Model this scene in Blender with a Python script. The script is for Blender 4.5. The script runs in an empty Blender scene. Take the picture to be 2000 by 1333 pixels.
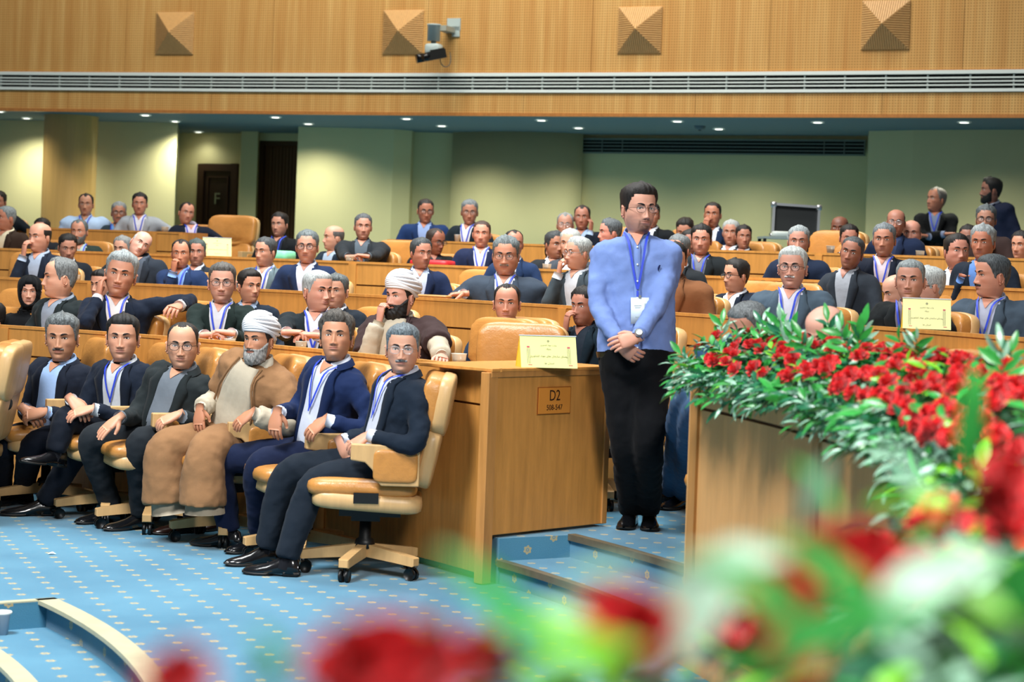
import bpy, bmesh, math, random
import numpy as np
from mathutils import Vector, Matrix
random.seed(7); rng = np.random.default_rng(7)
sc = bpy.context.scene
C = sc.collection
PI = math.pi
# ---------------------------------------------------------------- camera
F_PX, ROLL, Y0, EYE = 3889.0, 0.0366, 506.8, 1.57      # 70 mm lens, slight roll, shifted principal point
cam = bpy.data.cameras.new('camera'); cam_o = bpy.data.objects.new('camera', cam); C.objects.link(cam_o)
cam.sensor_width = 36; cam.lens = F_PX/2000*36
cam.shift_y = -(666.5-Y0)/2000
cam_o.matrix_world = Matrix.Translation((0, 0, EYE)) @ Matrix.Rotation(PI/2, 4, 'X') @ Matrix.Rotation(ROLL, 4, 'Z')
cam.clip_start = .05; cam.clip_end = 200
cam.dof.use_dof = True; cam.dof.focus_distance = 11.3; cam.dof.aperture_fstop = 3.3
sc.camera = cam_o
# ---------------------------------------------------------------- world, lights, exposure
w = bpy.data.worlds.new('hall_air'); sc.world = w; w.use_nodes = True
w.node_tree.nodes['Background'].inputs[0].default_value = (.92, .97, 1, 1)
w.node_tree.nodes['Background'].inputs[1].default_value = .15
def area(name, loc, aim, size, power, color=(1, 1, 1), size_y=None, spread=None):
    l = bpy.data.lights.new(name, 'AREA'); l.energy = power; l.color = color; l.size = size
    if size_y: l.shape = 'RECTANGLE'; l.size_y = size_y
    if spread: l.spread = spread
    o = bpy.data.objects.new(name, l); C.objects.link(o); o.location = loc
    o.rotation_euler = (Vector(aim)-Vector(loc)).to_track_quat('-Z', 'Y').to_euler()
    return o
area('hall_light_front', (-3.8, 5.0, 8.5), (-2.9, 8.0, 0), 2.6, 640, (.97, .99, 1), None, 1.75)
area('added_garland_light', (2.0, 0.2, 6.0), (.7, 3.6, 1.1), 1.6, 330, (1, .98, .95), None, 1.7)  # added light to brighten the near garland, not a known lamp of the hall
area('hall_light_middle', (-1, 12.5, 8.5), (0, 14.5, 1), 5.0, 600, (.98, 1, .98), 2.5, 1.75)
area('hall_light_fascia', (-1.2, 18.6, 9.0), (-.8, 22.3, 3.0), 9.0, 800, (1, .96, .86), size_y=1.2)
sc.view_settings.view_transform = 'Standard'; sc.view_settings.look = 'None'
sc.view_settings.gamma = 1; sc.view_settings.use_curve_mapping = False
sc.view_settings.exposure = -0.02
sc.cycles.max_bounces = 5; sc.cycles.diffuse_bounces = 3; sc.cycles.glossy_bounces = 2
sc.cycles.transmission_bounces = 4; sc.cycles.transparent_max_bounces = 6
# ---------------------------------------------------------------- geometry of the hall
C0 = (-6.842, 5.408); RA = 7.967; RS = 1.8945
FL = [0, 0, .22, .48, .69, .89, .89]                   # floor height of row 1..6
RD = [RA, RA+RS, RA+2*RS, RA+3*RS]                     # desk radii A..D
ZD = [1.042, 1.300, 1.508, 1.709]                      # desk lip heights
ZS = 3.152                                             # soffit
def ab(px, py):
    u = px-1000; v = py-Y0; c, s = math.cos(ROLL), math.sin(ROLL)
    return (u*c+v*s)/F_PX, (-u*s+v*c)/F_PX
def at(px, py, D):
    a, b = ab(px, py); return Vector((a*D, D, EYE-b*D))
def onR(px, py, R):
    a, b = ab(px, py); cx, cy = C0
    A = a*a+1; B = -2*(a*cx+cy); Q = cx*cx+cy*cy-R*R
    D = (-B+math.sqrt(max(B*B-4*A*Q, 0)))/2/A
    return at(px, py, D)
def onZ(px, py, z):
    a, b = ab(px, py); return at(px, py, (EYE-z)/b)
def pol(R, deg, z=0):
    t = math.radians(deg); return Vector((C0[0]+R*math.cos(t), C0[1]+R*math.sin(t), z))
def ang_of(p): return math.degrees(math.atan2(p[1]-C0[1], p[0]-C0[0]))
def smooth(a, b, x):
    t = np.clip((x-a)/(b-a), 0, 1); return t*t*(3-2*t)
# ---------------------------------------------------------------- mesh helpers
class MB:
    def __init__(s): s.v = []; s.f = []; s.n = 0; s.uv = None
    def add(s, V, Fc):
        V = np.asarray(V, float).reshape(-1, 3); s.v.append(V)
        o = s.n; s.f += [tuple(int(i)+o for i in f) for f in Fc]; s.n += len(V)
    def grid(s, P, cu=False, cv=False, flip=False):
        P = np.asarray(P, float); n, m = P.shape[:2]; F = []
        for i in range(n if cu else n-1):
            i2 = (i+1) % n
            for j in range(m if cv else m-1):
                j2 = (j+1) % m
                q = (i*m+j, i*m+j2, i2*m+j2, i2*m+j)
                F.append(q[::-1] if flip else q)
        s.add(P.reshape(-1, 3), F)
    def box(s, c, d, M=None):
        c = np.array(c, float); d = np.array(d, float)/2
        V = np.array([(x, y, z) for x in (-1, 1) for y in (-1, 1) for z in (-1, 1)], float)*d
        if M is not None: V = V @ np.array(M.to_3x3()).T
        s.add(V+c, [(0, 1, 3, 2), (4, 6, 7, 5), (0, 4, 5, 1), (2, 3, 7, 6), (0, 2, 6, 4), (1, 5, 7, 3)])
    def tube(s, pts, rad, n=10, cap=True, flat=None, up=(0, 0, 1)):
        P = np.asarray(pts, float); k = len(P)
        R = np.broadcast_to(np.asarray(rad, float), (k,)) if np.ndim(rad) < 2 else None
        T = np.gradient(P, axis=0); T /= np.linalg.norm(T, axis=1)[:, None]+1e-9
        u = np.array(up, float)
        if abs(T[0] @ u) > .9*np.linalg.norm(u): u = np.array((1., 0, 0)) if abs(T[0][0]) < .9 else np.array((0, 1., 0))
        rings = []
        a = np.arange(n)*2*PI/n
        for i in range(k):
            x = np.cross(T[i], u); x /= np.linalg.norm(x)+1e-9
            y = np.cross(x, T[i]); u = y
            r1 = R[i] if R is not None else rad[i][0]; r2 = R[i] if R is not None else rad[i][1]
            rings.append(P[i]+np.outer(np.cos(a)*r1, x)+np.outer(np.sin(a)*r2, y))
        G = np.array(rings); o = s.n
        s.grid(G, cv=True)
        if cap:
            s.f.append(tuple(o+i for i in range(n))[::1]); s.f.append(tuple(o+(k-1)*n+i for i in range(n))[::-1])
    def ell(s, c, r, M=None, nu=14, nv=9, e=1.0, e2=None):
        e2 = e2 or e
        ph = np.linspace(-PI/2, PI/2, nv); th = np.arange(nu)*2*PI/nu
        pw = lambda x, k: np.sign(x)*np.abs(x)**k
        X = np.outer(pw(np.cos(ph), e2), pw(np.cos(th), e)); Y = np.outer(pw(np.cos(ph), e2), pw(np.sin(th), e))
        Z = np.outer(pw(np.sin(ph), e2), np.ones(nu))
        P = np.stack([X*r[0], Y*r[1], Z*r[2]], -1)
        if M is not None: P = P @ np.array(M.to_3x3()).T
        s.grid(P+np.array(c, float), cv=True)
    def lathe(s, prof, c=(0, 0, 0), n=16):
        a = np.arange(n)*2*PI/n
        P = np.array([[(r*math.cos(t), r*math.sin(t), z) for t in a] for r, z in prof])+np.array(c, float)
        s.grid(P, cv=True, flip=False)
    def prism(s, poly, h, M=None, off=(0, 0, 0)):
        n = len(poly); V = [(x, y, 0) for x, y in poly]+[(x, y, h) for x, y in poly]; V = np.array(V, float)
        if M is not None: V = V @ np.array(M.to_3x3()).T
        s.add(V+np.array(off, float), [tuple(range(n))[::-1], tuple(range(n, 2*n))]+[(i, (i+1) % n, n+(i+1) % n, n+i) for i in range(n)])
def mesh_of(mb, name, mat, smooth_=True):
    me = bpy.data.meshes.new(name)
    V = np.concatenate(mb.v) if mb.v else np.zeros((0, 3))
    me.from_pydata(V.tolist(), [], mb.f)
    if smooth_: me.polygons.foreach_set('use_smooth', [True]*len(me.polygons))
    if mat is not None: me.materials.append(mat)
    me.update()
    return me
def obj(name, mb, mat, parent=None, smooth_=True, label=None, origin=None):
    me = mb if isinstance(mb, bpy.types.Mesh) else mesh_of(mb, name, mat, smooth_)
    o = bpy.data.objects.new(name, me); C.objects.link(o)
    if parent is not None:
        o.parent = parent
        if origin is not None:
            me.transform(Matrix.Translation(-Vector(origin)))
    elif origin is not None:
        me.transform(Matrix.Translation(-Vector(origin))); o.location = origin
    if label: o['label'] = label
    return o
def thing(name, label, cat, loc=(0, 0, 0), rz=0, group=None, kind=None):
    o = bpy.data.objects.new(name, None); C.objects.link(o); o.location = loc; o.rotation_euler = (0, 0, rz)
    o.empty_display_size = .1
    if label: o['label'] = label
    if cat: o['category'] = cat
    if group: o['group'] = group
    if kind: o['kind'] = kind
    return o
def tag(o, label, cat, group=None):
    o['label'] = label; o['category'] = cat
    if group: o['group'] = group
    return o
def struct(o): o['kind'] = 'structure'; return o
def dup(root, loc, rz, label=None, group=None, skip=()):
    r = root.copy(); C.objects.link(r); r.location = loc; r.rotation_euler = (0, 0, rz)
    if label: r['label'] = label
    if group: r['group'] = group
    for ch in list(root.children):
        if ch.name.split('.')[0] in skip: continue
        c = ch.copy(); C.objects.link(c); c.parent = r
        for g in ch.children:
            d = g.copy(); C.objects.link(d); d.parent = c
    return r
# ---------------------------------------------------------------- materials
def lin(h):
    h = h.lstrip('#'); c = [int(h[i:i+2], 16)/255 for i in (0, 2, 4)]
    return tuple(x/12.92 if x <= .04045 else ((x+.055)/1.055)**2.4 for x in c)+(1,)
class NT:
    def __init__(s, name, rough=.6, spec=.4, metal=0):
        s.m = bpy.data.materials.new(name); s.m.use_nodes = True; s.t = s.m.node_tree
        s.b = s.t.nodes['Principled BSDF']; s.b.inputs['Roughness'].default_value = rough
        s.b.inputs['Specular IOR Level'].default_value = spec; s.b.inputs['Metallic'].default_value = metal
    def n(s, typ, **k):
        x = s.t.nodes.new(typ)
        for a, v in k.items():
            if a.startswith('i_'):
                a = a[2:]; x.inputs[int(a) if a.isdigit() else a.replace('_', ' ')].default_value = v
            else: setattr(x, a, v)
        return x
    def l(s, a, b): s.t.links.new(a, b)
    def noise(s, scale, detail=3, vec=None, rough=.5):
        x = s.n('ShaderNodeTexNoise'); x.inputs['Scale'].default_value = scale; x.inputs['Detail'].default_value = detail
        x.inputs['Roughness'].default_value = rough
        if vec is not None: s.l(vec, x.inputs['Vector'])
        return x.outputs['Fac']
    def ramp(s, fac, stops):
        x = s.n('ShaderNodeValToRGB'); cr = x.color_ramp
        while len(cr.elements) < len(stops): cr.elements.new(.5)
        for e, (p, c) in zip(cr.elements, stops): e.position = p; e.color = c
        s.l(fac, x.inputs[0]); return x.outputs[0]
    def mix(s, fac, a, b, mode='MIX'):
        x = s.n('ShaderNodeMix', data_type='RGBA', blend_type=mode)
        for sock, v in ((x.inputs[0], fac), (x.inputs[6], a), (x.inputs[7], b)):
            if hasattr(v, 'type') and hasattr(v, 'is_linked'): s.l(v, sock)
            else: sock.default_value = v
        return x.outputs[2]
    def math(s, op, a, b=0.0, c=None):
        x = s.n('ShaderNodeMath', operation=op)
        for i, v in enumerate((a, b) if c is None else (a, b, c)):
            if hasattr(v, 'is_linked'): s.l(v, x.inputs[i])
            else: x.inputs[i].default_value = v
        return x.outputs[0]
    def coord(s, kind='Object', scale=None, rot=None):
        o = s.n('ShaderNodeTexCoord').outputs[kind]
        if scale or rot:
            mp = s.n('ShaderNodeMapping')
            if scale: mp.inputs['Scale'].default_value = scale
            if rot: mp.inputs['Rotation'].default_value = rot
            s.l(o, mp.inputs['Vector']); o = mp.outputs[0]
        return o
    def bump(s, h, strength=.3, dist=.01):
        x = s.n('ShaderNodeBump'); x.inputs['Strength'].default_value = strength; x.inputs['Distance'].default_value = dist
        s.l(h, x.inputs['Height']); s.l(x.outputs[0], s.b.inputs['Normal'])
    def col(s, v):
        if hasattr(v, 'is_linked'): s.l(v, s.b.inputs['Base Color'])
        else: s.b.inputs['Base Color'].default_value = v
def sc_(c, k): return (min(c[0]*k, 1), min(c[1]*k, 1), min(c[2]*k, 1), 1)
def wood(name, hexc, rough=.42, var=.16, gs=(9, 9, .9), kind='Object'):
    t = NT(name, rough, .4); v = t.coord(kind, gs); c = lin(hexc)
    n1 = t.noise(3.2, 4, v, .6); n2 = t.noise(40, 3, v, .6)
    a = t.ramp(n1, [(.3, sc_(c, 1-var)), (.7, sc_(c, 1+var))])
    t.col(t.mix(t.math('MULTIPLY', n2, .35), a, sc_(c, .62)))
    t.bump(n2, .08, .003); return t.m
def plain(name, hexc, rough=.6, spec=.4, metal=0, bump=None, var=.0, vs=20):
    t = NT(name, rough, spec, metal); c = lin(hexc)
    if var: t.col(t.ramp(t.noise(vs, 3, t.coord()), [(.3, sc_(c, 1-var)), (.7, sc_(c, 1+var))]))
    else: t.col(c)
    if bump: t.bump(t.noise(bump[0], 3, t.coord()), bump[1], bump[2] if len(bump) > 2 else .005)
    return t.m
def emit(name, col, strength):
    t = NT(name); t.b.inputs['Emission Color'].default_value = col; t.b.inputs['Emission Strength'].default_value = strength
    t.col((.8, .8, .8, 1)); return t.m
WOOD = wood('desk_veneer', '#C68842')
WOOD_D = wood('desk_edge_veneer', '#B77F43', .4)
WOOD_F = wood('flower_desk_veneer', '#DBA264', .4, .13, (5, 5, .5))
CHWOOD = wood('chair_beech', '#C7A06C', .38, .1)
FRAMEWOOD = plain('dark_frame_wood', '#3A2013', .5)
BLACK = plain('black_plastic', '#0B0C0D', .45)
METAL = plain('brushed_metal', '#B9BDC0', .3, .5, .9)
WHITE = plain('white_paint', '#DCE4E0', .5)
DARKGAP = plain('dark_gap', '#060B0A', .9)
# carpet: square lattice of cream rosettes on blue pile, UV in metres
t = NT('blue_carpet', .95, .1)
uv = t.n('ShaderNodeUVMap').outputs[0]
mp = t.n('ShaderNodeMapping'); mp.inputs['Rotation'].default_value = (0, 0, -math.radians(21.5)); mp.inputs['Scale'].default_value = (1/.149,)*3
t.l(uv, mp.inputs[0]); sp = t.n('ShaderNodeSeparateXYZ'); t.l(mp.outputs[0], sp.inputs[0])
fx = t.math('SUBTRACT', t.math('FRACT', sp.outputs[0]), .5); fy = t.math('SUBTRACT', t.math('FRACT', sp.outputs[1]), .5)
r_ = t.math('SQRT', t.math('ADD', t.math('MULTIPLY', fx, fx), t.math('MULTIPLY', fy, fy)))
an = t.math('ARCTAN2', fy, fx)
pet = t.math('MULTIPLY_ADD', t.math('COSINE', t.math('MULTIPLY', an, 6.0)), .018, .135)
ringm = t.math('MULTIPLY', t.math('LESS_THAN', r_, pet), t.math('GREATER_THAN', r_, .055))
dot = t.math('LESS_THAN', r_, .03)
mk = t.math('MINIMUM', t.math('ADD', ringm, dot), 1.0)
n0 = t.noise(260, 2, uv, .7)
base = t.ramp(t.noise(1.1, 4, uv, .6), [(.3, lin('#3F7792')), (.7, lin('#5A93AC'))])
base = t.mix(t.math('MULTIPLY', n0, .55), base, lin('#1C4A69'))
t.col(t.mix(t.math('MULTIPLY', mk, t.math('MULTIPLY_ADD', n0, .5, .45)), base, lin('#BEA565')))
t.bump(n0, .5, .004)
t.b.inputs['Sheen Weight'].default_value = .35; t.b.inputs['Sheen Roughness'].default_value = .4
CARPET = t.m
NOSE = plain('cream_nosing', '#ABA88C', .5, .4, 0, None, .08, 8)
NOSED = plain('brown_nosing', '#5B5240', .5, .4, 0, None, .15, 20)
# perforated fascia panelling, UV in metres
t = NT('perforated_panel', .55, .3); uv = t.n('ShaderNodeUVMap').outputs[0]
mp = t.n('ShaderNodeMapping'); mp.inputs['Scale'].default_value = (1/.0285,)*3; t.l(uv, mp.inputs[0])
sp = t.n('ShaderNodeSeparateXYZ'); t.l(mp.outputs[0], sp.inputs[0])
fx = t.math('SUBTRACT', t.math('FRACT', sp.outputs[0]), .5); fy = t.math('SUBTRACT', t.math('FRACT', sp.outputs[1]), .5)
r_ = t.math('SQRT', t.math('ADD', t.math('MULTIPLY', fx, fx), t.math('MULTIPLY', fy, fy)))
hole = t.math('SUBTRACT', 1.0, t.math('MULTIPLY', t.math('SUBTRACT', r_, .17), 7.0)); hole = t.math('MAXIMUM', t.math('MINIMUM', hole, 1.0), 0.0)
mp2 = t.n('ShaderNodeMapping'); mp2.inputs['Scale'].default_value = (9, .35, 1); t.l(uv, mp2.inputs[0])
st = t.noise(1.0, 3, mp2.outputs[0], .7)
bc = t.ramp(st, [(.28, lin('#C08A4A')), (.5, lin('#CB9A58')), (.72, lin('#D9AE6C'))])
t.col(t.mix(t.math('MULTIPLY', hole, .62), bc, lin('#6E4119')))
PERF = t.m
WALLM = plain('cream_wallcovering', '#D3C99A', .9, .1, 0, (420, .2, .002), .02, 3)
SOFM = plain('soffit_paint', '#6C7A7E', .85, .2)
def leather(name, hexc):
    t = NT(name, .36, .45); c = lin(hexc); v = t.coord()
    t.col(t.ramp(t.noise(7, 4, v, .6), [(.3, sc_(c, .86)), (.7, sc_(c, 1.12))]))
    a = t.noise(14, 4, v, .65); b = t.noise(220, 2, v)
    t.bump(t.math('ADD', t.math('MULTIPLY', a, 1.0), t.math('MULTIPLY', b, .06)), .35, .012)
    return t.m
LEATHER = leather('tan_leather', '#B47B3C')
PIPING = plain('leather_piping', '#E0BD85', .4)
# ================================================================ ENVIRONMENT
def uvset(me, fn):
    uvl = me.uv_layers.new(name='UVMap')
    n = len(me.loops); vi = np.empty(n, int); me.loops.foreach_get('vertex_index', vi)
    co = np.empty(len(me.vertices)*3); me.vertices.foreach_get('co', co); co = co.reshape(-1, 3)
    nl = np.empty((n, 3))
    for p in me.polygons:
        nl[p.loop_start:p.loop_start+p.loop_total] = p.normal
    uvl.data.foreach_set('uv', fn(co[vi], nl).reshape(-1))
def polar_uv(co, nl):
    d = co[:, :2]-np.array(C0); R = np.hypot(d[:, 0], d[:, 1]); A = np.arctan2(d[:, 1], d[:, 0])
    U = np.where(np.abs(nl[:, 2]) > .5, co[:, 0], np.abs(A*R)+R*.37); V = np.where(np.abs(nl[:, 2]) > .5, co[:, 1], co[:, 2]+.01)
    return np.stack([U, V], -1)
def annulus(mb, R0, R1, a0, a1, z0, z1, step=1.5):
    n = max(2, int(abs(a1-a0)/step)+1); A = np.radians(np.linspace(a0, a1, n))
    P = [[(C0[0]+R*math.cos(t), C0[1]+R*math.sin(t), z) for R, z in ((R0, z0), (R1, z0), (R1, z1), (R0, z1))] for t in A]
    o = mb.n; mb.grid(np.array(P), cv=True)
    mb.f.append((o, o+1, o+2, o+3)); e = o+(n-1)*4; mb.f.append((e+3, e+2, e+1, e))
def slab(name, parts, mat, uv=False, **k):
    mb = MB()
    for p in parts: annulus(mb, *p)
    o = obj(name, mb, mat, smooth_=False, **k)
    if uv: uvset(o.data, polar_uv)
    return o
AE = 31.6; AF = 17.7
struct(slab('floor', [(5.88, 9.2, -75, 118, -.3, 0), (.6, 5.88, 34.2, 118, -.3, 0), (9.2, 16, -75, -12, -.3, 0)], CARPET, True))
struct(slab('floor_lower_step', [(5.50, 5.90, -40, 34.2, -.5, -.115)], CARPET, True))
struct(slab('floor_pit', [(.6, 5.52, -40, 34.2, -.6, -.23)], CARPET, True))
struct(slab('floor_aisle_step', [(8.03, 8.45, AF, AE, 0, .11)], CARPET, True))
struct(slab('floor_platform', [(8.43, 9.9, AF-.3, AE, 0, .22), (8.02, 9.9, AE, 105, 0, .22), (8.02, 9.9, -12, AF-.3, 0, .22)], CARPET, True))
struct(slab('floor_terrace', [(9.88, 11.80, -12, 105, 0, .48)], CARPET, True))
struct(slab('floor_upper_terrace', [(11.77, 13.70, -5, 105, 0, .69)], CARPET, True))
struct(slab('floor_top_terrace', [(13.66, 25, 5, 105, 0, .89)], CARPET, True))
for nm, pr, m in (('trim_1', [(5.84, 5.93, -40, 34.6, -.012, .006)], NOSE), ('trim_2', [(5.46, 5.545, -40, 34.1, -.127, -.109)], NOSE),
                  ('trim_3', [(3.0, 5.93, 34.2, 34.65, -.012, .006)], NOSE),
                  ('trim_4', [(8.01, 8.055, AF, AE, .085, .116)], NOSED), ('trim_5', [(8.415, 8.46, AF, AE, .195, .226)], NOSED)):
    struct(slab(nm, pr, m))
# ---------------------------------------------------------------- desks
def desk(name, label, R, a0, a1, zt, zf, joints, group=None, end0=True, end1=True, band=.18, wood_=None, work=.42, z_work=.11, kick=.04, cut=0):
    wm = wood_ or WOOD
    root = thing(name, label, 'desk', pol(R+.2, (a0+a1)/2, zf), 0, group)
    L = root.location
    def P(nm, prs, mat=wm, **k):
        mb = MB()
        for p in prs: annulus(mb, *p)
        return obj(nm, mb, mat, root, False, origin=L, **k)
    dg = math.degrees(.035/R)
    J = sorted(set([a0]+list(joints)+[a1]))
    for i in range(len(J)-1):
        s, e = J[i]+dg, J[i+1]-dg
        P('upper_panel', [(R, R+.02, s, e, zt-band, zt-.018)])
        P('lower_panel', [(R, R+.02, s, e, zf+kick, zt-band-.012)])
        P('lip_rail', [(R-.006, R+.034, J[i], J[i+1], zt-.018, zt)], WOOD_D if wood_ else wm)
        P('worktop', [(R+.03, R+work, J[i]+(cut if i == 0 else 0), J[i+1], zt-z_work-.03, zt-z_work)])
        P('groove', [(R+.012, R+.026, s, e, zf+kick, zt-.02)], plainD)
    for j in J[(1 if cut else 0):]:
        P('post', [(R-.012, R+.045, j-dg, j+dg, zf+kick*.5, zt-.018)], WOOD_D if wood_ else wm)
    return root, P
plainD = plain('groove_shadow_wood', '#5B3513', .7)
def aR(px, py, R): return ang_of(onR(px, py, R))
jA = [aR(325, 655, RA), aR(10, 634, RA), aR(-330, 620, RA)]
rootA, PA = desk('curved_desk', 'long curved pale wood desk front right behind the front row of seated men', RA, AE, jA[-1], ZD[0], 0, jA[:-1]+[aR(640, 686, RA)], cut=3.4)
# end unit of desk A with the D2 plate
ea = .45
E0 = pol(RA-.015, AE, 0); E1 = Vector((.525, 10.2, 0)); eD = (E1-E0).normalized(); nE = Vector((eD.y, -eD.x, 0)); LE = (E1-E0).length
def endbox(nm, l0, l1, n0, n1, z0, z1, mat):
    M = Matrix((eD, nE, Vector((0, 0, 1)))).transposed(); mb = MB()
    mb.box(E0+eD*(l0+l1)/2+nE*(n0+n1)/2+Vector((0, 0, (z0+z1)/2))-rootA.location, (l1-l0, abs(n1-n0), z1-z0), M); o = obj(nm, mb, mat, rootA, False)
    bv = o.modifiers.new('b', 'BEVEL'); bv.width = .003; return o
endbox('end_post', -.035, .03, -.05, .006, .005, ZD[0]-.02, WOOD_D)
endbox('end_panel', .025, LE, -.02, .0, .235, ZD[0]-.035, WOOD)
endbox('end_trim', -.02, LE+.005, -.03, .008, ZD[0]-.045, ZD[0]-.016, WOOD_D)
endbox('end_trim', LE-.035, LE+.005, -.03, .008, .235, ZD[0]-.045, WOOD_D)
endbox('end_top', -.02, LE+.01, -.50, .010, ZD[0]-.018, ZD[0], WOOD)
endbox('end_back', LE-.02, LE, -.48, -.03, .235, ZD[0]-.02, WOOD)
desk('curved_desk', 'curved pale wood desk in the second tier passing behind the standing man', RA+RS, -8, aR(-200, 535, RA+RS), ZD[1], FL[2], [aR(1100, 598, RA+RS), aR(1700, 638, RA+RS), aR(500, 567, RA+RS), aR(180, 549, RA+RS)])
desk('curved_desk', 'curved pale wood desk in the third tier, a yellow card on its left part', RA+2*RS, 8, aR(-200, 480, RA+2*RS), ZD[2], FL[3], [aR(690, 510, RA+2*RS), aR(1706, 552, RA+2*RS), aR(1210, 530, RA+2*RS), aR(230, 491, RA+2*RS)])
desk('curved_desk', 'top tier curved desk on the right, below the black flight case', RA+3*RS, 20, aR(757, 466, RA+3*RS), ZD[3], FL[4], [aR(1180, 478, RA+3*RS), aR(1600, 492, RA+3*RS)])
rD, PD = desk('curved_desk', 'short top tier desk section at left in front of the round column', RA+3*RS, aR(357, 453, RA+3*RS), aR(60, 446, RA+3*RS), ZD[3], FL[4], [aR(300, 452, RA+3*RS)])
a357 = aR(357, 453, RA+3*RS)
PD('end_panel', [(RA+3*RS, RA+3*RS+.5, a357-.1, a357+.05, FL[4], ZD[3])], WOOD_D)
# flower desk
jf = [aR(1602, 767, RA), aR(1790, 822, RA), aR(1925, 885, RA)]
rf, PF = desk('flower_desk', 'large curved wooden desk at right topped by the red rose garland', RA, -22, AF, 1.169, 0, jf+[jf[-1]-7, jf[-1]-14], band=.15, wood_=WOOD_F, work=.5, z_work=.02)
PF('end_panel', [(RA-.01, RA+.5, AF, AF+.35, 0, 1.15)], WOOD_F)
PF('top_board', [(RA-.03, RA+.52, -22, AF+.5, 1.15, 1.172)], WOOD_D)
PF('plinth', [(RA-.03, RA+.06, -22, AF+.6, 0, .12)], WOOD_F)
# D2 plate: lies on the end panel (plane angle AE, facing lower angles)
def wall_frame(p, nrm):
    nrm = Vector(nrm).normalized(); zz = Vector((0, 0, 1)); xx = zz.cross(nrm).normalized()
    return Matrix((xx, zz, nrm)).transposed().to_4x4()   # columns: x right (seen from nrm side), y up, z normal
def on_end(px, py, off=0.0):
    a, b = ab(px, py); d = Vector((a, 1, -b)); o = Vector((0, 0, EYE)); p0 = E0
    k = (p0-o).dot(nE)/d.dot(nE); return o+d*k+nE*off
def text(body, size, loc, M, mat, parent=None, ext=.0006, ax='CENTER', name='lettering', sx=1.0):
    c = bpy.data.curves.new(name, 'FONT'); c.body = body; c.size = size; c.extrude = ext; c.resolution_u = 3; c.align_x = ax; c.align_y = 'CENTER'
    c.materials.append(mat); o = bpy.data.objects.new(name, c); C.objects.link(o)
    bpy.context.view_layer.update(); me = bpy.data.meshes.new_from_object(o.evaluated_get(bpy.context.evaluated_depsgraph_get()))
    bpy.data.objects.remove(o); o = bpy.data.objects.new(name, me); C.objects.link(o)
    mw = Matrix.Translation(loc) @ M @ Matrix.Diagonal((sx, 1, 1, 1))
    if parent is not None:
        o.parent = parent; mw = Matrix.Translation(-Vector(parent.location)) @ mw
    o.matrix_local = mw
    return o
ME = wall_frame(None, nE)
pc = on_end(1081, 782.5, .004)
wpl = (on_end(1113, 783)-on_end(1049, 781)).length; hpl = (on_end(1081, 809)-on_end(1081, 756)).length
pl = thing('number_plate', 'small orange plate reading D2 508-547 on the desk end', 'sign', pc)
PLM = plain('orange_plate', '#CD8233', .4); INK = plain('dark_ink', '#2A1408', .5); PLB = plain('plate_border', '#8A4A16', .5)
mb = MB(); mb.box((0, 0, 0), (wpl, hpl, .004), ME); obj('plate_border', mb, PLB, pl, False)
mb = MB(); mb.box(nE*.002, (wpl*.955, hpl*.945, .004), ME); obj('plate_face', mb, PLM, pl, False)
text('D2', hpl*.56, pc+nE*.0045+Vector((0, 0, hpl*.17)), ME, INK, pl, sx=.88)
text('508-547', hpl*.285, pc+nE*.0045+Vector((0, 0, -hpl*.26)), ME, INK, pl, sx=.92)
# ---------------------------------------------------------------- fascia
def fD(X): return 21.9-.42*X-.009*X*X
def fN(X):
    s = -.42-.018*X; return Vector((s, -1, 0)).normalized()*1.0
def onF(px, py, off=0):
    a, b = ab(px, py); D = 21.9
    for _ in range(30): D = fD(a*D)
    p = at(px, py, D); return p+fN(p.x)*off
def fstrip(mb, X0, X1, z0, z1, d0, d1, n=8):
    Xs = np.linspace(X0, X1, n+1); P = []
    for X in Xs:
        nn = fN(X); b = Vector((X, fD(X), 0))
        P.append([tuple(b+nn*d+Vector((0, 0, z))) for d, z in ((d1, z0), (d0, z0), (d0, z1), (d1, z1))])
    o = mb.n; mb.grid(np.array(P), cv=True, flip=True)
    mb.f.append((o+3, o+2, o+1, o)); e = o+n*4; mb.f.append((e, e+1, e+2, e+3))
def fas_uv(co, nl): return np.stack([co[:, 0]*1.085, co[:, 2]], -1)
wf = thing('wall_fascia', None, None, (0, 21.9, 5), kind='structure')
seams = [2.6+1.82*k for k in range(-7, 3)]
def fpart(nm, X0, X1, z0, z1, d0, d1, mat, par=wf, n=8, uv=False):
    mb = MB(); fstrip(mb, X0, X1, z0, z1, d0, d1, n); o = obj(nm, mb, mat, par, False, origin=par.location)
    if uv: uvset(o.data, lambda co, nl: fas_uv(co+np.array(par.location), nl))
    return o
for i in range(len(seams)-1):
    fpart('acoustic_panel', seams[i]+.002, seams[i+1]-.002, 3.63, 6.6, -.03, 0, PERF, uv=True)
    fpart('acoustic_panel', seams[i]+.002+1.1, seams[i+1]-.002+1.1, 3.18, 3.40, -.03, 0, PERF, uv=True)
fpart('backing', seams[0], seams[-1], 3.152, 6.6, -.08, -.032, plainD, n=40)
fpart('edge_strip', seams[0], seams[-1], 3.146, 3.178, -.06, .012, wood('fascia_edge', '#B9793F', .4), n=40)
fpart('edge_strip', seams[0], seams[-1], 3.62, 3.632, -.02, .004, WOOD, n=40)
vt = thing('air_vent', 'long white slatted air vent running along the wooden balcony front', 'vent', (0, 21.9, 3.5))
fpart('rail', seams[0], seams[-1], 3.585, 3.622, -.03, .022, WHITE, vt, 40)
fpart('rail', seams[0], seams[-1], 3.405, 3.437, -.03, .022, WHITE, vt, 40)
for k in range(3):
    z = 3.437+.037*(k+1)-.007; fpart('slat', seams[0], seams[-1], z, z+.013, -.02, .014, WHITE, vt, 40)
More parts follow.
